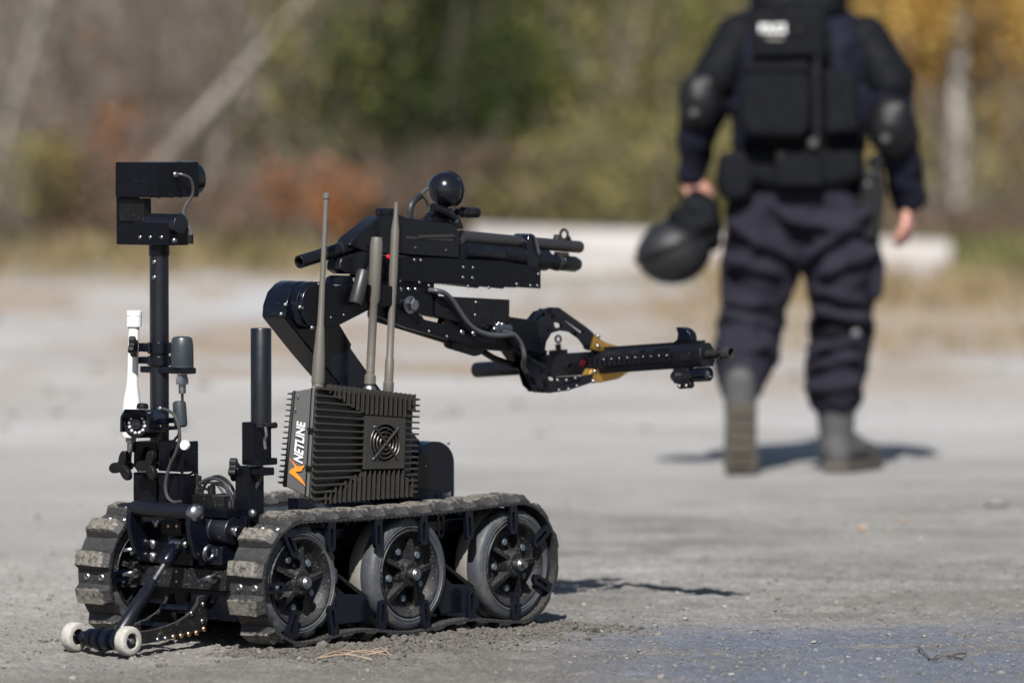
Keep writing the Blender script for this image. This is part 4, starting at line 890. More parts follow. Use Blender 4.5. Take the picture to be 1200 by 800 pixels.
def ground_material():
    m = bpy.data.materials.new('gravel_ground'); m.use_nodes = True; t = m.node_tree; b = t.nodes['Principled BSDF']; L = t.links.new
    geo = t.nodes.new('ShaderNodeNewGeometry'); P = geo.outputs['Position']
    sx = t.nodes.new('ShaderNodeSeparateXYZ'); L(P, sx.inputs[0])
    def nz(sc, det=5, r=.6, stretch=None):
        v = P
        if stretch:
            mp_ = t.nodes.new('ShaderNodeMapping'); mp_.inputs['Scale'].default_value = stretch; L(P, mp_.inputs[0]); v = mp_.outputs[0]
        n = t.nodes.new('ShaderNodeTexNoise'); n.inputs['Scale'].default_value = sc; n.inputs['Detail'].default_value = det; n.inputs['Roughness'].default_value = r; L(v, n.inputs['Vector']); return n.outputs['Fac']
    def rng(f, a, c, lo=0., hi=1.):
        n = t.nodes.new('ShaderNodeMapRange'); n.interpolation_type = 'SMOOTHSTEP'
        for k, q in (('From Min', a), ('From Max', c), ('To Min', lo), ('To Max', hi)): n.inputs[k].default_value = q
        L(f, n.inputs['Value']); return n.outputs[0]
    def mix(f, a, c):
        n = t.nodes.new('ShaderNodeMix'); n.data_type = 'RGBA'
        if isinstance(f, float): n.inputs['Factor'].default_value = f
        else: L(f, n.inputs['Factor'])
        for i, q in ((6, a), (7, c)):
            if isinstance(q, tuple): n.inputs[i].default_value = (*q, 1)
            else: L(q, n.inputs[i])
        return n.outputs[2]
    def mt(op, a, c):
        n = t.nodes.new('ShaderNodeMath'); n.operation = op
        for i, q in enumerate((a, c)):
            if isinstance(q, (int, float)): n.inputs[i].default_value = q
            else: L(q, n.inputs[i])
        return n.outputs[0]
    base = mix(rng(nz(1.1, 5, .65), .36, .64), (.196, .184, .168), (.300, .288, .272))      # packed grit
    base = mix(mt('MULTIPLY', rng(nz(2.6, 6, .7, (.55, 1, 1)), .50, .62), .7), base, (.110, .102, .092))  # darker worn streaks
    base = mix(mt('MULTIPLY', rng(nz(16, 6, .75), .46, .66), .6), base, (.095, .088, .080))
    base = mix(mt('MULTIPLY', rng(nz(3.1, 6, .72, (.4, 1, 1)), .54, .66), .75), base, (.345, .345, .345))   # pale dry dust patches
    base = mix(mt('MULTIPLY', rng(nz(45, 5, .75), .52, .68), .55), base, (.36, .35, .335))
    xl = mt('ADD', sx.outputs['X'], mt('MULTIPLY', mt('SUBTRACT', nz(.8, 4), .5), 1.6))
    base = mix(mt('MULTIPLY', rng(xl, .1, -1.0), .55), base, (.37, .352, .33))                             # lighter grit on the left
    # yard far off: paler grit, tan dry grass bed, then a brown forest floor
    yy = mt('ADD', sx.outputs['Y'], mt('MULTIPLY', mt('SUBTRACT', nz(.5, 4), .5), 7.))
    base = mix(mt('MULTIPLY', rng(yy, 15.8, 23), .80), base, mix(rng(nz(.6, 5, .65, (.6, 1, 1)), .4, .62), (.37, .355, .340), (.48, .472, .465)))
    base = mix(mt('MULTIPLY', mt('MULTIPLY', rng(yy, 23, 28), rng(nz(.45, 5, .65, (1, .5, 1)), .44, .58)), .85), base, (.29, .215, .145))
    base = mix(mt('MULTIPLY', mt('MULTIPLY', rng(yy, 25, 30), rng(nz(.9, 5, .65, (1, .6, 1)), .53, .60)), .85), base, (.40, .41, .43))
    base = mix(mt('MULTIPLY', mt('MULTIPLY', rng(sx.outputs['X'], .7, 2.2), rng(yy, 26, 33)), .75), base, (.30, .215, .13))
    base = mix(rng(yy, 38.5, 43), base, (.13, .115, .06))
    base = mix(rng(yy, 47, 54), base, (.085, .062, .042))
    # damp dark soil in front
    dm = mt('ADD', sx.outputs['Y'], mt('MULTIPLY', mt('SUBTRACT', nz(2.2, 6, .7, (.5, 1, 1)), .5), 1.9))
    dl = mt('ADD', dm, rng(sx.outputs['X'], -.35, -1.1, 0, .9))
    damp = mt('MAXIMUM', rng(dl, 14.3, 13.45), rng(dl, 16.2, 14.0, 0, .62))
    base = mix(mt('MULTIPLY', damp, .80), base, mix(rng(nz(5, 5, .7), .4, .65), (.098, .089, .078), (.165, .151, .134)))
    wet_sheen = mt('MULTIPLY', mt('MULTIPLY', rng(dm, 14.4, 13.6), rng(sx.outputs['X'], -.05, .40)), rng(nz(1.9, 6, .7, (.6, 1.2, 1)), .32, .52))
    base = mix(mt('MULTIPLY', wet_sheen, .66), base, (.100, .126, .185))  # blue sky sheen on the wet soil, painted into the base colour
    vo = t.nodes.new('ShaderNodeTexVoronoi'); vo.inputs['Scale'].default_value = 85; L(P, vo.inputs['Vector'])
    sp = mt('MULTIPLY', rng(vo.outputs['Distance'], .30, .18), rng(nz(22, 2), .50, .62))
    base = mix(mt('MULTIPLY', sp, .45), base, (.34, .335, .325))
    grit2 = nz(230, 3, .8); g3 = nz(90, 4, .75)
    base = mix(rng(grit2, .50, .72, 0, .55), base, (.32, .315, .305)); base = mix(rng(grit2, .48, .30, 0, .6), base, (.06, .055, .05))
    base = mix(rng(g3, .48, .32, 0, .45), base, (.08, .075, .068))
    L(base, b.inputs['Base Color'])
    L(rng(wet_sheen, 0, 1, .93, .38), b.inputs['Roughness']); b.inputs['Specular IOR Level'].default_value = .35
    n = t.nodes.new('ShaderNodeBump'); n.inputs['Strength'].default_value = .9; n.inputs['Distance'].default_value = .014
    h = mt('ADD', mt('ADD', nz(55, 6, .75), mt('MULTIPLY', g3, .5)), mt('MULTIPLY', sp, .35)); L(h, n.inputs['Height']); L(n.outputs[0], b.inputs['Normal'])
    return m
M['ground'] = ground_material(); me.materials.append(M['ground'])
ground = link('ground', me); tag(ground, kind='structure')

# ---- pebbles and crumbs: nobody could count them
M['pebble'] = mat('pebble_grey', (.165, .158, .148), .8, scale=30, vary=.45, bump=.2)
M['pale'] = mat('pebble_pale', (.20, .193, .182), .75, scale=30, vary=.3, bump=.2)
M['soil'] = mat('churned_soil', (.080, .073, .064), .95, scale=60, vary=.4, bump=.4)
M['grit'] = mat('ground_crumb', (.13, .12, .108), .95, scale=14, vary=.5, bump=.3)
M['rust'] = mat('pebble_rusty', (.23, .175, .135), .8, scale=30, vary=.3)
ico_bm = bmesh.new(); bmesh.ops.create_icosphere(ico_bm, subdivisions=1, radius=1); ICO_V = np.array([v.co[:] for v in ico_bm.verts]); ICO_F = np.array([[v.index for v in f.verts] for f in ico_bm.faces]); ico_bm.free()
def lumps(name, xs, ys, rs_, m, flat=.6, sink=.25, jag=.28):
    n = len(xs); zs = ground_z(xs, ys); k = len(ICO_V)
    V = np.repeat(ICO_V[None], n, 0)*(1+np.random.uniform(-jag, jag, (n, k, 1)))
    V = V*np.stack([np.random.uniform(.8, 1.3, n), np.random.uniform(.8, 1.2, n), np.random.uniform(flat*.7, flat*1.3, n)], 1)[:, None]
    a = np.random.uniform(0, 6.28, n); ca, sa = np.cos(a)[:, None], np.sin(a)[:, None]
    X_ = V[..., 0]*ca-V[..., 1]*sa; Y_ = V[..., 0]*sa+V[..., 1]*ca
    P = np.stack([X_, Y_, V[..., 2]], -1)*rs_[:, None, None]; P += np.stack([xs, ys, zs+rs_*(flat-sink)], 1)[:, None]
    F_ = (ICO_F[None]+(np.arange(n)*k)[:, None, None]).reshape(-1, 3)
    me = bpy.data.meshes.new(name); me.from_pydata(P.reshape(-1, 3), [], F_.tolist()); me.materials.append(M[m]); return me
def scatter(n, x0, x1, y0, y1): return np.random.uniform(x0, x1, n), np.random.uniform(y0, y1, n)
def visible_soil(n):
    lx = np.random.uniform(-.22, .95, n); ly = np.where(np.random.rand(n) < .78, np.random.normal(-.07, .085, n), np.random.normal(.53, .06, n))
    x = RO.x+RX.x*lx+RY.x*ly; y = RO.y+RX.y*lx+RY.y*ly; return x, y
xs, ys = visible_soil(15000); tag(link('loose_soil', lumps('loose_soil', xs, ys, np.random.lognormal(-6.15, .55, len(xs)), 'soil', .75, .35)), kind='stuff')
xs, ys = scatter(11000, -1.45, 1.9, 12.6, 15.6); tag(link('loose_soil', lumps('loose_soil', xs, ys, np.random.lognormal(-6.35, .5, len(xs)), 'grit', .7, .3)), kind='stuff')   # crumb field
xs, ys = scatter(4200, -1.5, 2.2, 12.6, 18.5); tag(link('gravel', lumps('gravel', xs, ys, np.random.gamma(1.2, .0014, len(xs))+.0008, 'pebble')), kind='stuff')
xs, ys = scatter(260, -1.5, 2.2, 12.6, 20); tag(link('gravel', lumps('gravel', xs, ys, np.random.gamma(1.2, .0013, len(xs))+.0008, 'pale')), kind='stuff')
xs = np.random.normal(.36, .35, 300); ys = np.random.normal(14.5, .4, 300); tag(link('gravel', lumps('gravel', xs, ys, np.random.gamma(1.2, .0015, 300)+.0008, 'pale')), kind='stuff')
xs, ys = scatter(500, -5, 6, 22, 40); tag(link('gravel', lumps('gravel', xs, ys, np.minimum(np.random.gamma(1.6, .009, 500)+.005, .03), 'pebble')), kind='stuff')
# single stones one can pick out
def wg(u, v):
    r = ray(u, v); p = EYE+r*(-CAM_H/r.z); return p.x, p.y
stones = [((1078, 636, 17), 'pale', 'pale flat stone right of the rifle muzzle near the right edge'), ((1168, 594, 38), 'pebble', 'widest pale slab of stone lying at the right edge of the yard'),
          ((1040, 622, 14), 'rust', 'reddish brown stone left of the pale flat stone at right'), ((1058, 612, 16), 'rust', 'small rusty stone just behind the pale flat stone'), ((1012, 621, 22), 'rust', 'long low rust coloured stone below the person'),
          ((1066, 570, 12), 'pale', 'white pebble behind and right of the standing boot'), ((1178, 631, 10), 'pale', 'round pale pebble at the far right edge'), ((1094, 673, 9), 'pale', 'small white pebble standing alone at right'),
          ((857, 792, 14), 'pale', 'white chip lying on the damp soil at the bottom edge'), ((1063, 725, 5), 'rust', 'orange bit of grit on the damp soil at right'), ((1162, 683, 7), 'rust', 'small red stone chip near the right edge'),
          ((512, 737, 0), None, None), ((803, 726, 15), 'pale', 'pale flake beside the end of the rifle shadow'), ((849, 713, 12), 'pale', 'pale angular chip just below the rifle shadow'), ((608, 747, 9), 'pale', 'pale crumb of stone under the rear wheel'), ((190, 772, 8), 'rust', 'brown bit of leaf litter by the front roller'), ((232, 769, 8), 'pebble', 'light crumb of stone below the roller arm'), ((76, 784, 8), 'pale', 'white chip on the soil left of the rollers')]
for (u, v, wpx), m_, lab in stones:
    if not m_: continue
    x, y = wg(u, v); r = wpx/2*y/FOC*.85
    o = link('stone', lumps('stone', np.array([0.]), np.array([0.]), np.array([r]), m_, .5, .2, .2)); o.data.transform(Matrix.Translation((0, 0, -float(ground_z(0., 0.)))))
    o.location = (x, y, float(ground_z(x, y))); tag(o, lab, 'stone', 'stones lying on the yard')
    sm = o.modifiers.new('round', 'SUBSURF'); sm.levels = 1; sm.render_levels = 1
# dry stalks by the track and the twig at right
M['straw'] = mat('dry_stalk', (.27, .195, .14), .8, scale=60, vary=.4)
M['twig'] = mat('dark_twig', (.075, .055, .045), .85, scale=60, vary=.3)
def stalks(lines, r, m, name, label, cat):
    p0 = Vector((*wg(*lines[0][0]), 0)); t_ = thing(name, label, cat, (p0.x, p0.y, float(ground_z(p0.x, p0.y))), frame='free')
    base = Vector(t_.location)
    for L_ in lines:
        P = []
        for i, (u, v) in enumerate(L_):
            x, y = wg(u, v); P.append(Vector((x, y, float(ground_z(x, y))+r*1.2+.004+.004*(i % 2)))-base)
        link('stalk', MB().path(P, r, 6, 3).mesh('stalk', m), t_)
stalks([[(370, 776), (392, 772), (420, 770), (452, 770)], [(382, 774), (400, 768), (428, 766), (455, 764)], [(400, 770), (425, 768), (450, 771), (458, 773)], [(430, 766), (447, 764), (457, 768)], [(375, 777), (405, 775), (436, 775)]], .0017, 'straw', 'dry_stalks', 'bundle of dry straw stalks on the soil below the track', 'stalks')
stalks([[(1076, 762), (1084, 768), (1092, 773), (1110, 774), (1129, 772)], [(1110, 774), (1122, 770), (1132, 766)], [(1092, 773), (1100, 770)]], .0020, 'twig', 'fallen_twig', 'thin forked dark twig lying on the damp soil at right', 'twig')

# ================================================================== PERSON walking away
M['navy'] = mat('navy_cloth', (.0060, .0064, .0145), .85, scale=14, vary=.25, bump=.15, spec=.15)
M['trouser'] = mat('navy_trousers', (.0112, .0104, .0178), .85, scale=12, vary=.25, bump=.2, spec=.18)
M['vest'] = mat('black_nylon', (.0028, .0034, .0050), .75, scale=40, vary=.3, bump=.2, spec=.14)
M['pad'] = mat('black_pad', (.004, .004, .0055), .5, scale=40, vary=.2, spec=.25)
M['skin'] = mat('skin', (.40, .20, .155), .6, scale=30, vary=.12)
M['boot'] = mat('dusty_boot', (.040, .040, .041), .8, dust=.4, scale=12, dustcol=(.12, .118, .115), vary=.3, bump=.2)
M['sole'] = mat('muddy_sole', (.06, .052, .042), .9, scale=30, vary=.4, bump=.4)
M['hair'] = mat('dark_hair', (.025, .018, .013), .6, scale=60, vary=.3)
M['helmet'] = mat('black_helmet', (.0060, .0066, .0085), .6, scale=20, vary=.3)
PY = 19.95
person = thing('person', 'person in navy police uniform and black vest walking away carrying a black helmet', 'person', (.93, PY, 0), frame='world')
PORG = Vector((.93, PY, 0))
def pp(u, v, dy=0.): return wat(u, v, PY+dy)
def capsules(name, segs, m, parent, voxel=.012, smooth=6, noise_amp=0., noise_scale=.1):
    """one continuous skin grown over tapered limbs"""
    mb = MB()
    for p0, r0_, p1, r1__ in segs:
        p0, p1 = Vector(p0), Vector(p1); d_ = p1-p0; L_ = d_.length
        if L_ < 1e-5: mb.ball(p0, r0_, 16); continue
        n_ = 6; prof = [(0, -r0_)]+[(r0_*math.cos(t), r0_*math.sin(t)) for t in [-math.pi/2*(1-k/n_) for k in range(1, n_+1)]]
        prof += [(r1__*math.cos(t), L_+r1__*math.sin(t)) for t in [math.pi/2*k/n_ for k in range(0, n_)]]+[(0, L_+r1__)]
        mb.lathe(prof, p0, d_, 16)
    o = obj(name, mb, m, parent, sharp=180)
    q = o.modifiers.new('skin', 'REMESH'); q.mode = 'VOXEL'; q.voxel_size = voxel; q.use_smooth_shade = True
    if smooth: q = o.modifiers.new('smooth', 'SMOOTH'); q.iterations = smooth; q.factor = .5
    if noise_amp:
        tx = bpy.data.textures.new(name+'_folds', 'CLOUDS'); tx.noise_scale = noise_scale; tx.noise_depth = 2
        q = o.modifiers.new('folds', 'DISPLACE'); q.texture = tx; q.texture_coords = 'LOCAL'; q.strength = noise_amp; q.mid_level = .5
    return o
def ell(c_, sc, name, m, parent, voxel=.012, smooth=4):
    mb = MB(); mb.ball(c_, 1, 20, sc); return obj(name, mb, m, parent, sharp=180)
def flatten(o, c_, sy):
    """make a limb or torso wider than deep about c_"""
    for v in o.data.vertices: v.co.y = (v.co.y-(c_))*sy+c_
# key points (left is the picture's left, which is also the person's left seen from behind)
nk = pp(935, 5); hd_ = nk+Vector((0, .03, .17))
shL, shR = pp(876, 44), pp(1002, 48)
elL, elR = pp(822, 132, -.06), pp(1046, 150, -.10)
wrL, wrR = pp(809, 203, .02), pp(1067, 236, .00)
hpL, hpR = pp(898, 255), pp(975, 255)
knL, knR = pp(879, 385, .02), pp(986, 385, .05)
anL, anR = pp(868, 480, -.20), pp(982, 505, .02)
sp0, sp1, sp2 = pp(937, 245), pp(936, 165), pp(934, 60)
def hand(wr, tip, side, curl, lat=(1, 0, 0), palm_to=None):
    """palm and five unequal fingers; side +1 puts the thumb to the picture's right"""
    d_ = (tip-wr).normalized(); lat = Vector(lat); lat = (lat-d_*lat.dot(d_)).normalized(); nrm = d_.cross(lat)
    if nrm.dot(Vector(palm_to or (0, -1, 0))) < 0: nrm = -nrm
    S = [(wr, .027, wr+d_*.03, .028)]
    for k, o_ in enumerate((-.034, -.0115, .0115, .033)):
        S.append((wr+d_*.025+lat*o_*.6, .016, wr+d_*.095+lat*o_, .0125))
        base = wr+d_*.097+lat*o_; ln = (.062, .072, .068, .052)[k if side < 0 else 3-k]
        cs = 1 if palm_to else -1; m_ = base+d_*ln*.5+nrm*(cs*curl*.016); e_ = m_+d_*(ln*.45*(1-curl*.6))+nrm*(cs*curl*.032)
        S += [(base, .0098, m_, .0088), (m_, .0088, e_, .0072)]
    tn = .022 if palm_to else -.012; th0 = wr+d_*.030+lat*side*.024+nrm*(.012 if palm_to else 0); th1 = th0+d_*.034+lat*side*.020+nrm*tn; th2 = th1+d_*.036+lat*side*.004+nrm*tn*.7
    S += [(th0, .015, th1, .012), (th1, .0115, th2, .009)]
    return S
tipL = wrL+Vector((.045, -.01, -.17)); tipR = wrR+Vector((-.020, -.03, -.19))
segs = [(nk, .062, hd_-Vector((0, 0, .06)), .06), (hd_, .082, hd_+Vector((0, .035, .03)), .078), (hd_+Vector((0, .05, -.06)), .055, hd_+Vector((0, .075, -.08)), .035),
        (hd_+Vector((0, .095, -.01)), .014, hd_+Vector((0, .108, -.03)), .016), (hd_+Vector((-.082, .0, -.005)), .018, hd_+Vector((-.086, .0, -.03)), .012), (hd_+Vector((.082, .0, -.005)), .018, hd_+Vector((.086, .0, -.03)), .012),
        (sp0, .09, sp1, .10), (sp1, .10, sp2, .11), (sp2, .12, nk, .07), (shL, .065, shR, .065), (shL, .05, elL, .035), (elL, .035, wrL, .024), (shR, .05, elR, .035), (elR, .035, wrR, .024),
        (hpL, .085, knL, .06), (knL, .06, anL, .042), (hpR, .085, knR, .06), (knR, .06, anR, .042), (hpL, .08, hpR, .08), (hpL, .08, sp1, .08), (hpR, .08, sp1, .08)]
segs += hand(wrL, tipL, 1, .9)+hand(wrR, tipR, 1, .75, (.42, .90, 0), (-1, 0, 0))
body = capsules('body', segs, 'skin', person, voxel=.0055, smooth=2)
hairo = capsules('hair', [(hd_+Vector((0, -.012, .025)), .088, hd_+Vector((0, .03, .045)), .082), (hd_+Vector((0, -.03, -.05)), .06, hd_+Vector((0, -.02, .0)), .075)], 'hair', body, .010, 3)
jk = capsules('jacket', [(pp(912, 180), .15, pp(905, 60), .155), (pp(960, 180), .15, pp(968, 60), .155), (pp(880, 42), .085, pp(998, 46), .085), (pp(936, 25), .10, nk-Vector((0, 0, .0)), .088),
        (pp(872, 46), .085, pp(840, 100, -.03), .080), (pp(840, 100, -.03), .080, elL, .074), (elL, .075, pp(813, 192, .01), .054), (pp(813, 188, .01), .055, pp(810, 200, .015), .052),
        (pp(1006, 50), .088, pp(1036, 105, -.05), .086), (pp(1036, 105, -.05), .086, elR, .078), (elR, .08, elR+(wrR-elR)*.75, .066), (elR+(wrR-elR)*.75, .066, elR+(wrR-elR)*.96, .058)], 'navy', person, .012, 5, .035, .09)
FOLDS = [((856, 262), (930, 300), -.135, .020), ((1016, 250), (946, 298), -.135, .022), ((902, 242), (965, 266), -.140, .020), ((850, 300), (915, 322), -.125, .017), ((1028, 290), (965, 318), -.13, .018), ((958, 262), (1006, 268), -.14, .022),
         ((850, 368), (908, 380), -.085, .018), ((852, 350), (905, 356), -.095, .015), ((956, 364), (1016, 372), -.075, .018), ((960, 340), (1012, 352), -.10, .016), ((842, 416), (896, 404), -.16, .017), ((948, 428), (1006, 418), -.07, .017), ((950, 452), (1006, 446), -.065, .020), ((948, 408), (1000, 400), -.065, .014)]
tr = capsules('trousers', [(pp(u0, v0, d_), r_, pp((u0+u1)/2, (v0+v1)/2+3, d_-.012), r_*1.15) for (u0, v0), (u1, v1), d_, r_ in FOLDS]+[(pp((u0+u1)/2, (v0+v1)/2+3, d_-.012), r_*1.15, pp(u1, v1, d_), r_*.8) for (u0, v0), (u1, v1), d_, r_ in FOLDS]+[(pp(900, 235), .130, pp(968, 235), .132), (pp(897, 255), .140, pp(890, 320), .128), (pp(890, 320), .128, pp(879, 375, .03), .104), (pp(879, 375, .03), .102, pp(872, 420, -.06), .108), (pp(872, 420, -.06), .108, pp(867, 446, -.14), .085),
        (pp(978, 255), .142, pp(989, 320), .130), (pp(989, 320), .130, pp(986, 380, .05), .100), (pp(986, 380, .05), .100, pp(980, 430, .03), .104), (pp(980, 430, .03), .104, pp(978, 462, .02), .092), (pp(937, 245), .14, pp(937, 282), .10)], 'trouser', person, .010, 2, .045, .10)
def vtx(o): return o
# armoured vest: a thick panel across the back with shoulder straps, bag and pouches
def pad_prism(name, px, dy0, dy1, m, bev=.02, parent=person):
    P = [pp(u, v) for u, v in px]
    return obj(name, MB().prism([(p.x, p.z) for p in P], PY+dy0, PY+dy1), m, parent, bev, seg=3)
vest = capsules('vest', [(pp(904, 158), .122, pp(906, 60), .122), (pp(966, 158), .122, pp(962, 62), .122), (pp(934, 158, -.03), .165, pp(934, 62, -.03), .165), (pp(906, 60), .122, pp(912, 14), .085), (pp(962, 62), .122, pp(960, 12), .085), (pp(910, 6, -.04), .09, pp(962, 4, -.04), .09), (pp(896, 166, -.10), .05, pp(980, 168, -.10), .05)], 'vest', person, .012, 4, .02, .12)
bag = pad_prism('back_pouch', [(872, 78), (940, 76), (947, 100), (946, 150), (935, 162), (872, 160), (864, 145), (866, 95)], -.275, -.17, 'vest', .03, vest)
pad_prism('pouch_flap', [(870, 74), (943, 72), (945, 84), (870, 86)], -.283, -.2, 'vest', .008, bag)
pad_prism('strap', [(950, 20), (957, 20), (957, 165), (950, 165)], -.226, -.2, 'pad', .004, vest)
pad_prism('name_panel', [(876, 14), (962, 12), (964, 66), (878, 68)], -.232, -.2, 'vest', .012, vest)
pad_prism('side_pouch', [(960, 82), (1000, 86), (1003, 155), (962, 158)], -.235, -.17, 'vest', .02, vest)
collar = capsules('collar', [(pp(905, 2), .07, pp(965, 2), .07), (pp(915, -8, .05), .06, pp(955, -8, .05), .06)], 'vest', vest, .012, 4)
dome_ = lambda u, v, r, m, par, dy: obj('snap', MB().lathe([(0, r*.6), (r*.7, r*.5), (r, 0)], pp(u, v, dy), (0, -1, 0), 12), m, par)
dome_(937, 37, .016, 'pad', vest, -.234); dome_(953, 168, .018, 'boot', vest, -.222)
# printed white name on the back: a flat print, small second line below
def back_text(body_, u0, u1, v0, v1):
    cu = bpy.data.curves.new('lettering', 'FONT'); cu.body = body_; cu.size = 1; cu.offset = .02
    to = bpy.data.objects.new('lettering_tmp', cu); COL.objects.link(to)
    tm = bpy.data.meshes.new_from_object(to.evaluated_get(bpy.context.evaluated_depsgraph_get()))
    vs = np.array([v.co[:2] for v in tm.vertices]); fs = [tuple(p.vertices) for p in tm.polygons]
    COL.objects.unlink(to); bpy.data.objects.remove(to); bpy.data.meshes.remove(tm)
    q = (vs-vs.min(0))/(vs.max(0)-vs.min(0)); a, b = pp(u0, v1, -.2335), pp(u1, v0, -.2335)
    obj('lettering', MB().add([(a.x+(b.x-a.x)*s, PY-.2335, a.z+(b.z-a.z)*t) for s, t in q], fs), 'white', vest)
back_text('POLICE', 890, 921, 28, 39)
pad_prism('name_tape', [(894, 44.5), (914, 45), (914, 47.5), (894, 47)], -.2337, -.2325, 'pale', 0, vest)
# belt with pouches
belt_o = pad_prism('duty_belt', [(858, 170), (900, 166), (975, 166), (1010, 170), (1012, 212), (975, 222), (900, 222), (856, 212)], -.165, .16, 'vest', .045)
pad_prism('belt_pouch', [(842, 178), (878, 176), (884, 205), (876, 235), (848, 236), (838, 215)], -.17, .02, 'vest', .03, belt_o)
pad_prism('belt_pouch', [(905, 172), (960, 172), (962, 218), (905, 218)], -.205, -.14, 'vest', .015, belt_o)
pad_prism('buckle', [(907, 176), (917, 176), (917, 190), (907, 190)], -.212, -.18, 'pad', .004, belt_o)
hol = pad_prism('holster', [(1008, 200), (1030, 196), (1036, 222), (1028, 280), (1010, 282), (1004, 240)], -.12, .03, 'pad', .012)
pad_prism('pistol_grip', [(1014, 186), (1034, 176), (1038, 196), (1020, 206)], -.10, -.02, 'gun', .008, hol)
dome_(1029, 188, .012, 'dullsteel', hol, -.11); dome_(1017, 216, .010, 'dullsteel', hol, -.122); dome_(1015, 246, .008, 'dullsteel', hol, -.122)
pad_prism('thigh_pouch', [(1012, 284), (1026, 278), (1036, 310), (1032, 350), (1018, 352)], -.10, .10, 'trouser', .02)
pad_prism('cargo_pocket', [(844, 318), (858, 308), (862, 365), (846, 368)], -.08, .09, 'trouser', .02)
# pads at elbows and shoulders, knee straps
for (u, v, dy, du, dv, tl) in ((821, 118, -.115, 27, 34, -.1), (1045, 148, -.155, 29, 36, .1)):
    c_ = pp(u, v, dy); mb = MB(); mb.ball((0, 0, 0), 1, 24, (du*PY/FOC, .060, dv*PY/FOC)); mb.v = [tuple(c_+Matrix.Rotation(tl, 3, 'Y') @ Vector(q)) for q in mb.v]
    ep = obj('elbow_pad', mb, 'pad', person, sharp=180)
    for a, b in ((-8, -14), (-4, 8), (6, 22)): obj('rivet', MB().lathe([(0, .008), (.012, .006), (.016, 0)], c_+Vector((a*PY/FOC, -.052 if abs(b) < 15 else -.04, b*PY/FOC)), (0, -1, .2), 12), 'boot', ep)
capsules('shoulder_pad', [(pp(866, 42, -.03), .078, pp(838, 92, -.06), .080)], 'vest', person, .012, 4)
capsules('shoulder_pad', [(pp(1014, 46, -.03), .080, pp(1043, 98, -.07), .086)], 'vest', person, .012, 4)
def band(u, v, dy, r, h, ang, m='vest'):
    c_ = pp(u, v, dy); ax_ = Vector((math.sin(ang), 0, math.cos(ang))); obj('knee_strap', MB().pipe(c_-ax_*h/2, c_+ax_*h/2, r, r-.02, 28), m, person, .006)
band(880, 378, .03, .118, .05, -.1); band(986, 384, .05, .113, .06, 0); dome_(1003, 390, .018, 'dullsteel', person, -.06)
# boots: left foot on its toes with the sole to the camera, right foot flat
def boot_flat():
    a = pp(980, 470, .02); h = pp(982, 548, .0); g_ = h.z
    t_ = capsules('boot', [(pp(979, 470, .02), .070, pp(981, 520, .01), .058), (Vector((h.x-.005, PY+.0, .075)), .060, Vector((h.x+.05, PY+.09, .07)), .058), (Vector((h.x+.05, PY+.09, .06)), .054, Vector((h.x+.115, PY+.19, .046)), .046), (Vector((h.x, PY-.02, .06)), .05, Vector((h.x, PY-.02, .05)), .05)], 'boot', person, .010, 4)
    pts = [(-.055, -.075), (.03, -.085), (.075, -.01), (.15, .12), (.168, .20), (.14, .245), (.09, .24), (.01, .14), (-.05, .05)]
    obj('sole', MB().prism([(h.x+x, PY+y) for x, y in pts], .004, .034, frame=lambda a_, b_, d_: (a_, b_, d_)), 'sole', t_, .006, seg=2)
boot_flat()
def boot_toe():
    toe = wat(868, 553, PY-.22); toe.z = .012; tx, ty = toe.x, toe.y
    hl = wat(867, 500, PY-.27)
    t_ = capsules('boot', [(pp(867, 448, -.185), .056, pp(868, 490, -.215), .055), (Vector((tx, ty+.01, .175)), .054, Vector((tx, ty+.045, .075)), .055), (Vector((tx, ty+.05, .07)), .054, Vector((tx, ty+.10, .052)), .046)], 'boot', person, .010, 4)
    fr = lambda a_, b_, d_: tuple(Vector((tx+a_, ty-.052+.0+d_+.055*(1-b_/.235)**2*1.0, .006+b_)))
    out = [(-.045, .235), (-.052, .19), (-.044, .12), (-.060, .05), (-.05, .0), (.05, .0), (.060, .05), (.044, .12), (.052, .19), (.045, .235)]
    obj('sole', MB().prism(out, .0, .034, frame=fr), 'sole', t_, .005, seg=2)
    for k in range(5): obj('tread', MB().prism([(-.036, .025+k*.042), (.036, .025+k*.042), (.036, .045+k*.042), (-.036, .045+k*.042)], -.006, .002, frame=fr), 'sole', t_, .002)
boot_toe()
# helmet hanging from the left hand
hm_ = pp(789, 291, -.03)
helm = thing('riot_helmet', 'black helmet held by its neck guard in the left hand of the person', 'helmet', hm_, frame='world')
mb = MB(); mb.ball((0, 0, 0), 1, 32, (1, 1, 1))
rotH = Matrix.Rotation(-.28, 3, 'Y')
mb.v = [tuple(hm_+rotH @ Vector((x*.132*(1-.10*max(0, z)), y*.125, z*(.095 if z > 0 else .122)))) for x, y, z in mb.v]
shell = obj('shell', mb, 'helmet', helm, sharp=180)
rim = MB()
rim.v = []; nR = 36
ring = [hm_+rotH @ Vector((.133*math.cos(2*math.pi*k/nR), .127*math.sin(2*math.pi*k/nR), .012+.018*math.cos(2*math.pi*k/nR))) for k in range(nR+1)]
obj('rim', MB().path(ring, .009, 8, 0), 'pad', helm)
for k in (-1, 1):
    c_ = hm_+rotH @ Vector((k*.06, -.122, .0)); obj('rivet', MB().lathe([(0, .008), (.010, .006), (.014, 0)], c_+Vector((0, .012, 0)), (0, -1, .1), 12), 'pad', helm)
capsules('neck_guard', [(pp(818, 238), .050, pp(806, 268, -.05), .085), (pp(826, 245, -.03), .050, pp(826, 276, -.05), .060), (pp(812, 226, .0), .022, pp(812, 240, -.02), .040), (pp(795, 250, -.10), .02, pp(830, 262, -.11), .022)], 'vest', helm, .011, 3, .03, .05)
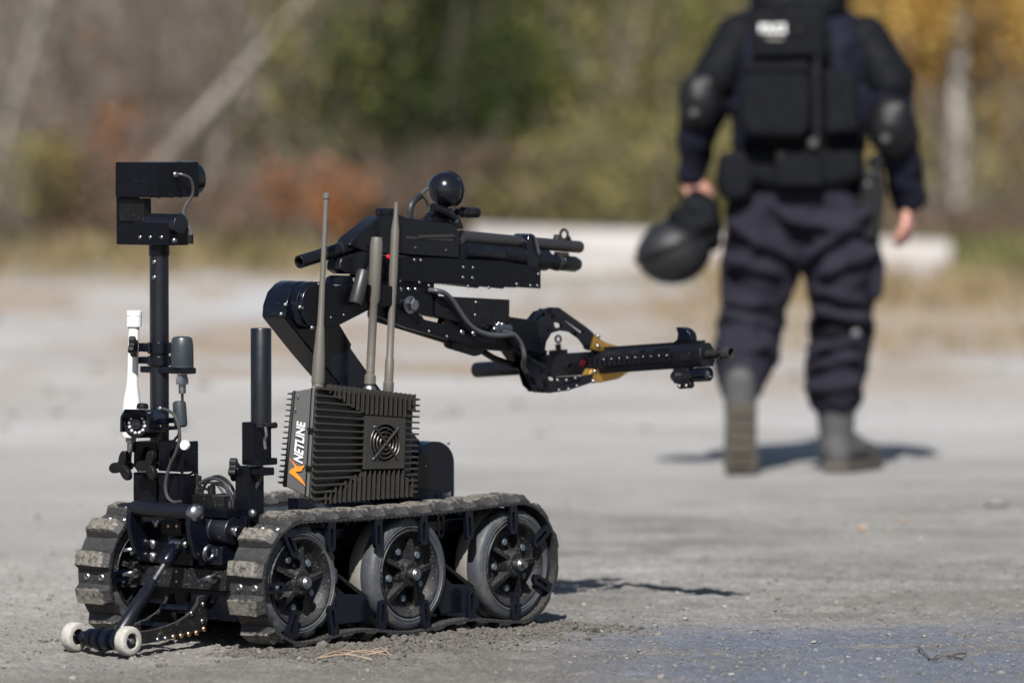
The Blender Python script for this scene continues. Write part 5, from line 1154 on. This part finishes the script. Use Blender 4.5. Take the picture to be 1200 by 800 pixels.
obj('chin_strap', MB().path([pp(800, 226, -.03), pp(806, 240, -.05), pp(818, 244, -.05), pp(832, 232, -.03)], .008, 8), 'vest', helm)

# ================================================================== BACKGROUND: barrier, grass, trees
M['concrete'] = mat('weathered_concrete', (.275, .265, .26), .85, dust=.55, scale=3.2, dustcol=(.27, .19, .16), vary=.45, bump=.4)
bx0_, bx1_ = wat(552, 300, 41).x, wat(1114, 300, 41).x
bar = MB(); prof = [(-.26, -.08), (.26, -.08), (.26, .22), (.19, .30), (-.19, .30), (-.26, .22)]
bar.prism(prof, -(bx1_-bx0_)/2, (bx1_-bx0_)/2, frame=lambda a, b, d_: (d_, a, b))
barr = obj('concrete_barrier', bar, 'concrete', None, .02, seg=2); barr.location = ((bx0_+bx1_)/2, 41.2, float(ground_z((bx0_+bx1_)/2, 41.2))-.035); barr.rotation_euler = (0, R(1.9), R(-1))
tag(barr, 'long pale concrete barrier block lying at the edge of the yard behind the person', 'barrier')

def leaf_mat(name, a, b_, rough=.65):
    m = bpy.data.materials.new(name); m.use_nodes = True; t = m.node_tree; b = t.nodes['Principled BSDF']; L = t.links.new
    g = t.nodes.new('ShaderNodeNewGeometry'); n = t.nodes.new('ShaderNodeTexNoise'); n.inputs['Scale'].default_value = 3.5; n.inputs['Detail'].default_value = 3; L(g.outputs['Position'], n.inputs['Vector'])
    r = t.nodes.new('ShaderNodeMapRange'); r.inputs['From Min'].default_value = .35; r.inputs['From Max'].default_value = .65; L(n.outputs['Fac'], r.inputs['Value'])
    x = t.nodes.new('ShaderNodeMix'); x.data_type = 'RGBA'; L(r.outputs[0], x.inputs['Factor']); x.inputs[6].default_value = (*a, 1); x.inputs[7].default_value = (*b_, 1)
    L(x.outputs[2], b.inputs['Base Color']); b.inputs['Roughness'].default_value = rough; b.inputs['Specular IOR Level'].default_value = .25
    tr_ = t.nodes.new('ShaderNodeBsdfTranslucent'); L(x.outputs[2], tr_.inputs[0]); ms = t.nodes.new('ShaderNodeMixShader'); ms.inputs[0].default_value = .4
    L(b.outputs[0], ms.inputs[1]); L(tr_.outputs[0], ms.inputs[2]); L(ms.outputs[0], t.nodes['Material Output'].inputs[0])
    M[name] = m
leaf_mat('leaf_dark', (0.012, 0.020, 0.006), (0.060, 0.085, 0.018)); leaf_mat('leaf_green', (0.055, 0.075, 0.015), (0.24, 0.26, 0.06))
leaf_mat('leaf_olive', (0.085, 0.075, 0.028), (0.3, 0.27, 0.1)); leaf_mat('leaf_gold', (0.3, 0.16, 0.035), (0.66, 0.46, 0.14))
leaf_mat('leaf_orange', (0.22, 0.085, 0.035), (0.42, 0.19, 0.08)); leaf_mat('leaf_brown', (0.055, 0.038, 0.028), (0.23, 0.155, 0.11))
leaf_mat('leaf_grey', (0.075, 0.066, 0.058), (0.27, 0.24, 0.205)); leaf_mat('wood_dark', (.018, .015, .010), (.055, .045, .032)); leaf_mat('grass_green', (.10, .112, .035), (.17, .17, .07)); leaf_mat('grass_tan', (.22, .165, .09), (.33, .25, .145))
M['white_bark'] = mat('white_birch_bark', (.42, .39, .36), .8, dust=.4, scale=7, dustcol=(.16, .14, .12), vary=.25); M['bark'] = mat('grey_bark', (.17, .150, .135), .9, scale=9, vary=.4, bump=.5); M['birch'] = mat('pale_birch_bark', (.225, .205, .185), .85, dust=.5, scale=7, dustcol=(.20, .17, .15), vary=.2, bump=.2)
M['brownbark'] = mat('brown_stems', (.105, .085, .07), .9, scale=9, vary=.4)
SUNV = np.array([-math.sin(SUN_LEFT)*math.cos(SUN_EL), -math.cos(SUN_LEFT)*math.cos(SUN_EL), math.sin(SUN_EL)])
def leaves(P, size, hang=0.):
    """small leaf faces, turned loosely to the light as leaves are"""
    n = len(P); nn = np.random.normal(size=(n, 3)); nn /= np.linalg.norm(nn, axis=1)[:, None]; nn += SUNV*.75; nn /= np.linalg.norm(nn, axis=1)[:, None]
    a = np.random.normal(size=(n, 3)); a -= (a*nn).sum(1)[:, None]*nn; a /= np.linalg.norm(a, axis=1)[:, None]; b = np.cross(nn, a)
    s = size*np.random.uniform(.6, 1.4, n)[:, None]
    V = np.stack([P-a*s*.5, P+b*s*.3, P+a*s*.5, P-b*s*.3], 1).reshape(-1, 3)
    return V, np.arange(4*n).reshape(-1, 4)
def npmesh(name, V, F_, m):
    me = bpy.data.meshes.new(name); V = np.asarray(V, np.float32); F_ = np.asarray(F_, np.int32); k = F_.shape[1]
    me.vertices.add(len(V)); me.vertices.foreach_set('co', V.ravel()); me.loops.add(F_.size); me.loops.foreach_set('vertex_index', F_.ravel())
    me.polygons.add(len(F_)); me.polygons.foreach_set('loop_start', np.arange(0, F_.size, k, dtype=np.int32)); me.update(calc_edges=True); me.materials.append(M[m]); return me
def clumped(n, c_, sc, k=14, tight=.30):
    """leaf positions gathered in clumps through an ellipsoid, gaps left between"""
    C_ = np.random.normal(size=(k, 3)); C_ /= np.linalg.norm(C_, axis=1)[:, None]; C_ *= np.random.uniform(.25, 1, (k, 1))**.6
    i = np.random.randint(0, k, n); P = C_[i]+np.random.normal(size=(n, 3))*tight*np.random.uniform(.6, 1.2, (k, 1))[i]
    return P*np.asarray(sc)+np.asarray(c_)
def shrub(u, Y, h, wd, n, leafm, stems, label, cat='shrub', size=.075, bark='brownbark', group='shrubs along the forest edge', lift=0.):
    x = (u-600)/FOC*Y; z = float(ground_z(x, Y)); t_ = thing('shrub', label, cat, (x, Y, z-.03), group, frame='free')
    sm = MB(); rnd = random.Random(int(u*7+Y))
    for k in range(stems):
        a = rnd.uniform(0, 6.28); lean = rnd.uniform(.05, .55)*wd; hh = h*rnd.uniform(.55, 1.15)
        p0 = Vector((rnd.uniform(-.25, .25)*wd, rnd.uniform(-.25, .25)*wd, 0)); p1 = p0+Vector((math.cos(a)*lean*.4, math.sin(a)*lean*.4, hh*.5)); p2 = p0+Vector((math.cos(a)*lean, math.sin(a)*lean, hh))
        r_ = rnd.uniform(.006, .018); sm.path([p0, p1, p2], r_, 4, 2, r1=r_*.3)
        for q in range(3):
            s_ = p1+(p2-p1)*rnd.random(); sm.path([s_, s_+Vector((rnd.uniform(-.3, .3), rnd.uniform(-.3, .3), rnd.uniform(.1, .45)))], r_*.5, 3, 0, r1=r_*.2)
    link('stems', sm.mesh('stems', bark, fix=False), t_)
    if n:
        P = clumped(n, (0, 0, h*.52+lift), (wd*.55, wd*.5, h*.46), k=max(6, n//130)); P = P[P[:, 2] > .02]
        link('foliage', npmesh('foliage', *leaves(P, size), leafm), t_)
    return t_
def tree(u, Y, h, r, leafm, n, label, lean=(0, 0), bark='bark', low=2.2, crown=1.5, size=.09, name='birch_tree', cat='tree'):
    x = (u-600)/FOC*Y; z = float(ground_z(x, Y)); t_ = thing(name, label, cat, (x, Y, z-.05), 'trees at the forest edge', frame='free')
    rnd = random.Random(int(u*3+Y)); P = [Vector((lean[0]*k/6*h+rnd.uniform(-.03, .03), lean[1]*k/6*h, h*k/6)) for k in range(7)]
    tm = MB().path(P, r, 12, 3, r1=r*.25); T = link('trunk', tm.mesh('trunk', bark, fix=False), t_)
    bm_ = MB(); ends = []
    for k in range(12):
        f = rnd.uniform(low/h, .95); i = min(5, int(f*6)); p = P[i]+(P[i+1]-P[i])*(f*6-i); a = rnd.uniform(0, 6.28); ln = crown*rnd.uniform(.5, 1.1)*(1.15-f*.6)
        e_ = p+Vector((math.cos(a)*ln, math.sin(a)*ln, ln*rnd.uniform(.2, .9))); bm_.path([p, p+(e_-p)*.5+Vector((0, 0, .08)), e_], r*.28, 5, 2, r1=r*.06); ends.append(e_); ends.append(p+(e_-p)*.6)
    link('limb', bm_.mesh('limb', bark, fix=False), t_)
    if n:
        E = np.array([list(e_) for e_ in ends]); i = np.random.randint(0, len(E), n); Q = E[i]+np.random.normal(size=(n, 3))*np.array([.38, .38, .30])*crown/1.3
        link('crown', npmesh('crown', *leaves(Q, size), leafm), t_)
    return t_
# grass and dry litter at the edge of the yard
def blades(n, x0, x1, y0, y1, h0, h1, m, patch=None):
    xs, ys = scatter(n, x0, x1, y0, y1)
    if patch is not None: k = fbm(xs, ys, patch, 3, 33) > .48; xs, ys = xs[k], ys[k]
    n = len(xs); zs = ground_z(xs, ys)-.01; a = np.random.uniform(0, 6.28, n); hh = np.random.uniform(h0, h1, n); wd = .012+hh*.04; dx, dy = np.random.normal(0, .35, (2, n))*hh
    V = np.stack([np.stack([xs-np.cos(a)*wd, ys-np.sin(a)*wd, zs], 1), np.stack([xs+np.cos(a)*wd, ys+np.sin(a)*wd, zs], 1), np.stack([xs+dx, ys+dy, zs+hh], 1)], 1).reshape(-1, 3)
    tag(link('grass', npmesh('grass', V, np.arange(3*n).reshape(-1, 3), m)), kind='stuff')
blades(20000, -9, 9, 41.3, 48, .08, .30, 'grass_green', .5); blades(9000, -9, 9, 41.0, 48, .08, .30, 'grass_tan', .7)
blades(5000, .8, 9, 29, 41, .03, .10, 'grass_tan', .6); blades(1500, -8, 1, 37, 41, .03, .10, 'grass_tan', .6); blades(700, 1.9, 9, 38, 42, .06, .2, 'grass_green', .6); blades(3500, 1.2, 9, 35, 42, .06, .22, 'grass_tan', .6)
# shrubs and trees, each a thing of its own
SH = [(-70, 46.5, 2.6, 1.8, 900, 'leaf_grey', 46, 'grey bare thicket at the far left end of the forest edge', .06, 'bark'),
 (30, 45.6, 1.1, 1.1, 600, 'leaf_olive', 16, 'low yellowish bush at the left edge of the forest', .07, 'brownbark'),
 (60, 47.5, 2.7, 1.7, 900, 'leaf_grey', 50, 'tall leafless grey thicket left of the mast camera', .06, 'bark'),
 (92, 45.8, 1.35, .6, 420, 'leaf_orange', 12, 'narrow bush with orange leaves left of the mast camera', .075, 'brownbark'),
 (160, 46.8, 2.5, 1.6, 900, 'leaf_brown', 44, 'dark brown bare thicket right behind the mast camera', .06, 'brownbark'),
 (150, 45.4, .95, 1.5, 900, 'leaf_brown', 26, 'low reddish brown undergrowth behind the mast', .06, 'brownbark'),
 (262, 47.2, 2.6, 1.6, 900, 'leaf_grey', 52, 'dense leafless grey thicket right of the mast camera', .06, 'bark'),
 (290, 45.3, .8, 1.2, 700, 'leaf_brown', 22, 'low brown undergrowth between the mast and the whip antenna', .06, 'brownbark'),
 (372, 46.5, 2.5, 1.4, 1100, 'leaf_olive', 34, 'pale olive bush with grey stems above the whip antenna', .07, 'bark'),
 (372, 45.2, .95, .9, 420, 'leaf_orange', 14, 'rusty orange bush behind the tip of the whip antenna', .07, 'brownbark'),
 (452, 45.5, .9, 1.1, 800, 'leaf_brown', 22, 'low brown undergrowth behind the shotgun receiver', .06, 'brownbark'),
 (470, 46.4, 2.4, 1.3, 2600, 'leaf_dark', 24, 'dark green bush left of the ball camera', .08, 'brownbark'),
 (540, 46.3, 2.5, 1.3, 3000, 'leaf_dark', 24, 'darkest green bush straight above the ball camera', .08, 'brownbark'),
 (560, 45.4, .8, 1.2, 800, 'leaf_brown', 22, 'low brown undergrowth behind the ball camera', .06, 'brownbark'),
 (520, 46.6, 2.9, 1.4, 900, 'leaf_green', 14, 'bright green sprays above the dark bush', .08, 'brownbark', 1.0),
 (630, 47, 2.6, 1.4, 2200, 'leaf_green', 24, 'leafy green bush right of the dark bush', .08, 'brownbark'),
 (665, 45.4, .95, 1.2, 900, 'leaf_olive', 20, 'low olive undergrowth left above the barrier', .065, 'brownbark'),
 (722, 46.6, 2.5, 1.4, 1900, 'leaf_olive', 28, 'tall olive bush left of the person', .075, 'bark'),
 (770, 47.5, 2.8, 1.3, 1600, 'leaf_green', 20, 'yellow green bush beside the left arm of the person', .08, 'brownbark'),
 (800, 45.4, 1.0, 1.4, 1000, 'leaf_olive', 24, 'low tawny undergrowth left of the person at the barrier', .065, 'brownbark'),
 (900, 47, 2.6, 1.7, 2000, 'leaf_olive', 28, 'olive bush hidden mostly behind the person', .075, 'brownbark'),
 (1000, 45.6, 1.1, 1.5, 900, 'leaf_olive', 24, 'low olive undergrowth behind the right arm of the person', .065, 'brownbark'),
 (1062, 47.3, 2.8, 1.5, 2400, 'leaf_gold', 26, 'golden bush right beside the right shoulder of the person', .08, 'bark'),
 (1130, 45.3, .5, 1.3, 700, 'leaf_brown', 24, 'low brown undergrowth at the foot of the white trunk', .065, 'brownbark'),
 (1160, 46.9, 2.8, 1.4, 2400, 'leaf_gold', 24, 'golden orange bush at the top right corner', .08, 'bark', .55),
 (1112, 45.3, 1.9, .9, 480, 'leaf_gold', 8, 'loose golden sprays hanging before the white trunk', .08, 'bark', 1.05),
 (1190, 45.8, 1.5, 1.1, 1000, 'leaf_olive', 22, 'olive bush at the right edge beside the white trunk', .07, 'brownbark'),
 (1265, 46.5, 2.5, 1.6, 1800, 'leaf_gold', 24, 'yellow bush just beyond the right edge of the yard', .08, 'bark')]
for s_ in SH: shrub(s_[0], s_[1], s_[2], s_[3], int(s_[4]*1.5), s_[5], s_[6], s_[7], 'bush', s_[8], s_[9], lift=s_[10] if len(s_) > 10 else 0.)
tree(86, 46.1, 5.5, .048, 'leaf_brown', 1200, 'pale leaning trunk slanting up to the right beside the mast camera', (.875, .05), 'birch', crown=1.4)
tree(444, 46.9, 8, .062, 'leaf_olive', 2500, 'pale upright trunk between the whip antenna and the dark bush', (.035, 0), 'birch')
tree(574, 46.9, 7.5, .045, 'leaf_green', 2500, 'pale trunk leaning right above the ball camera', (.20, .03), 'birch')
tree(752, 48, 8, .08, 'leaf_olive', 2500, 'thin grey trunk in the olive bush left of the person', (.02, .0), 'bark')
tree(1121, 45.7, 7.5, .066, 'leaf_gold', 3000, 'white birch trunk with golden leaves at right', (.02, 0), 'white_bark', crown=1.5)
tree(-28, 46.4, 6, .045, 'leaf_grey', 1000, 'pale trunk leaning right at the left edge of the forest', (.26, 0), 'birch')
tree(205, 46.4, 6, .022, 'leaf_brown', 700, 'thin pale sapling leaning right just right of the mast camera', (.36, 0), 'birch')
tree(735, 46.6, 6.5, .026, 'leaf_olive', 900, 'thin pale sapling in front of the olive bush left of the person', (.06, 0), 'birch')
tree(120, 49, 8, .07, 'leaf_grey', 1500, 'thin grey trunk behind the mast camera', (.05, 0), 'bark')
tree(300, 49, 8, .08, 'leaf_brown', 1800, 'grey trunk in the thicket left of the whip antenna', (-.06, 0), 'bark')
tree(660, 50, 9, .10, 'leaf_green', 2600, 'grey trunk behind the leafy green bush', (.0, 0), 'bark')
tree(1050, 50, 9, .10, 'leaf_gold', 2600, 'grey trunk behind the golden bush at the shoulder', (.03, 0), 'bark')
# the wood farther in: one mass of stems and leaves
def wood(n, x0, x1, y0, y1, z1, m, size):
    P = np.stack([np.random.uniform(x0, x1, n), np.random.uniform(y0, y1, n), np.random.uniform(0, 1, n)**1.2*z1], 1)
    k = fbm(P[:, 0]+P[:, 1]*.37, P[:, 2]+P[:, 1]*.21, .9, 3, 51) > .42; P = P[k]; P[:, 2] += ground_z(P[:, 0], P[:, 1])
    tag(link('forest', npmesh('forest', *leaves(P, size), m)), kind='stuff')
wood(9000, -9, -1, 51, 64, 7, 'leaf_grey', .12); wood(22000, -9, 10, 51, 64, 7, 'wood_dark', .13); wood(6000, -9, 0, 51, 64, 7, 'leaf_brown', .12); wood(12000, -2, 4, 52, 64, 7, 'leaf_dark', .12); wood(7000, -1, 9, 51, 64, 7, 'leaf_olive', .12); wood(9000, 2, 10, 51, 64, 7, 'leaf_gold', .12)
sm = MB()
for k in range(260):
    x, y = random.uniform(-9, 9), random.uniform(49, 66); z = float(ground_z(x, y)); h = random.uniform(3, 8); r_ = random.uniform(.012, .06); sm.path([(x, y, z-.1), (x+random.uniform(-.1, .1)*h, y, z+h*.5), (x+random.uniform(-.2, .2)*h, y, z+h)], r_, 5, 2, r1=r_*.3)
tag(link('forest', sm.mesh('forest', 'bark', fix=False)), kind='stuff')
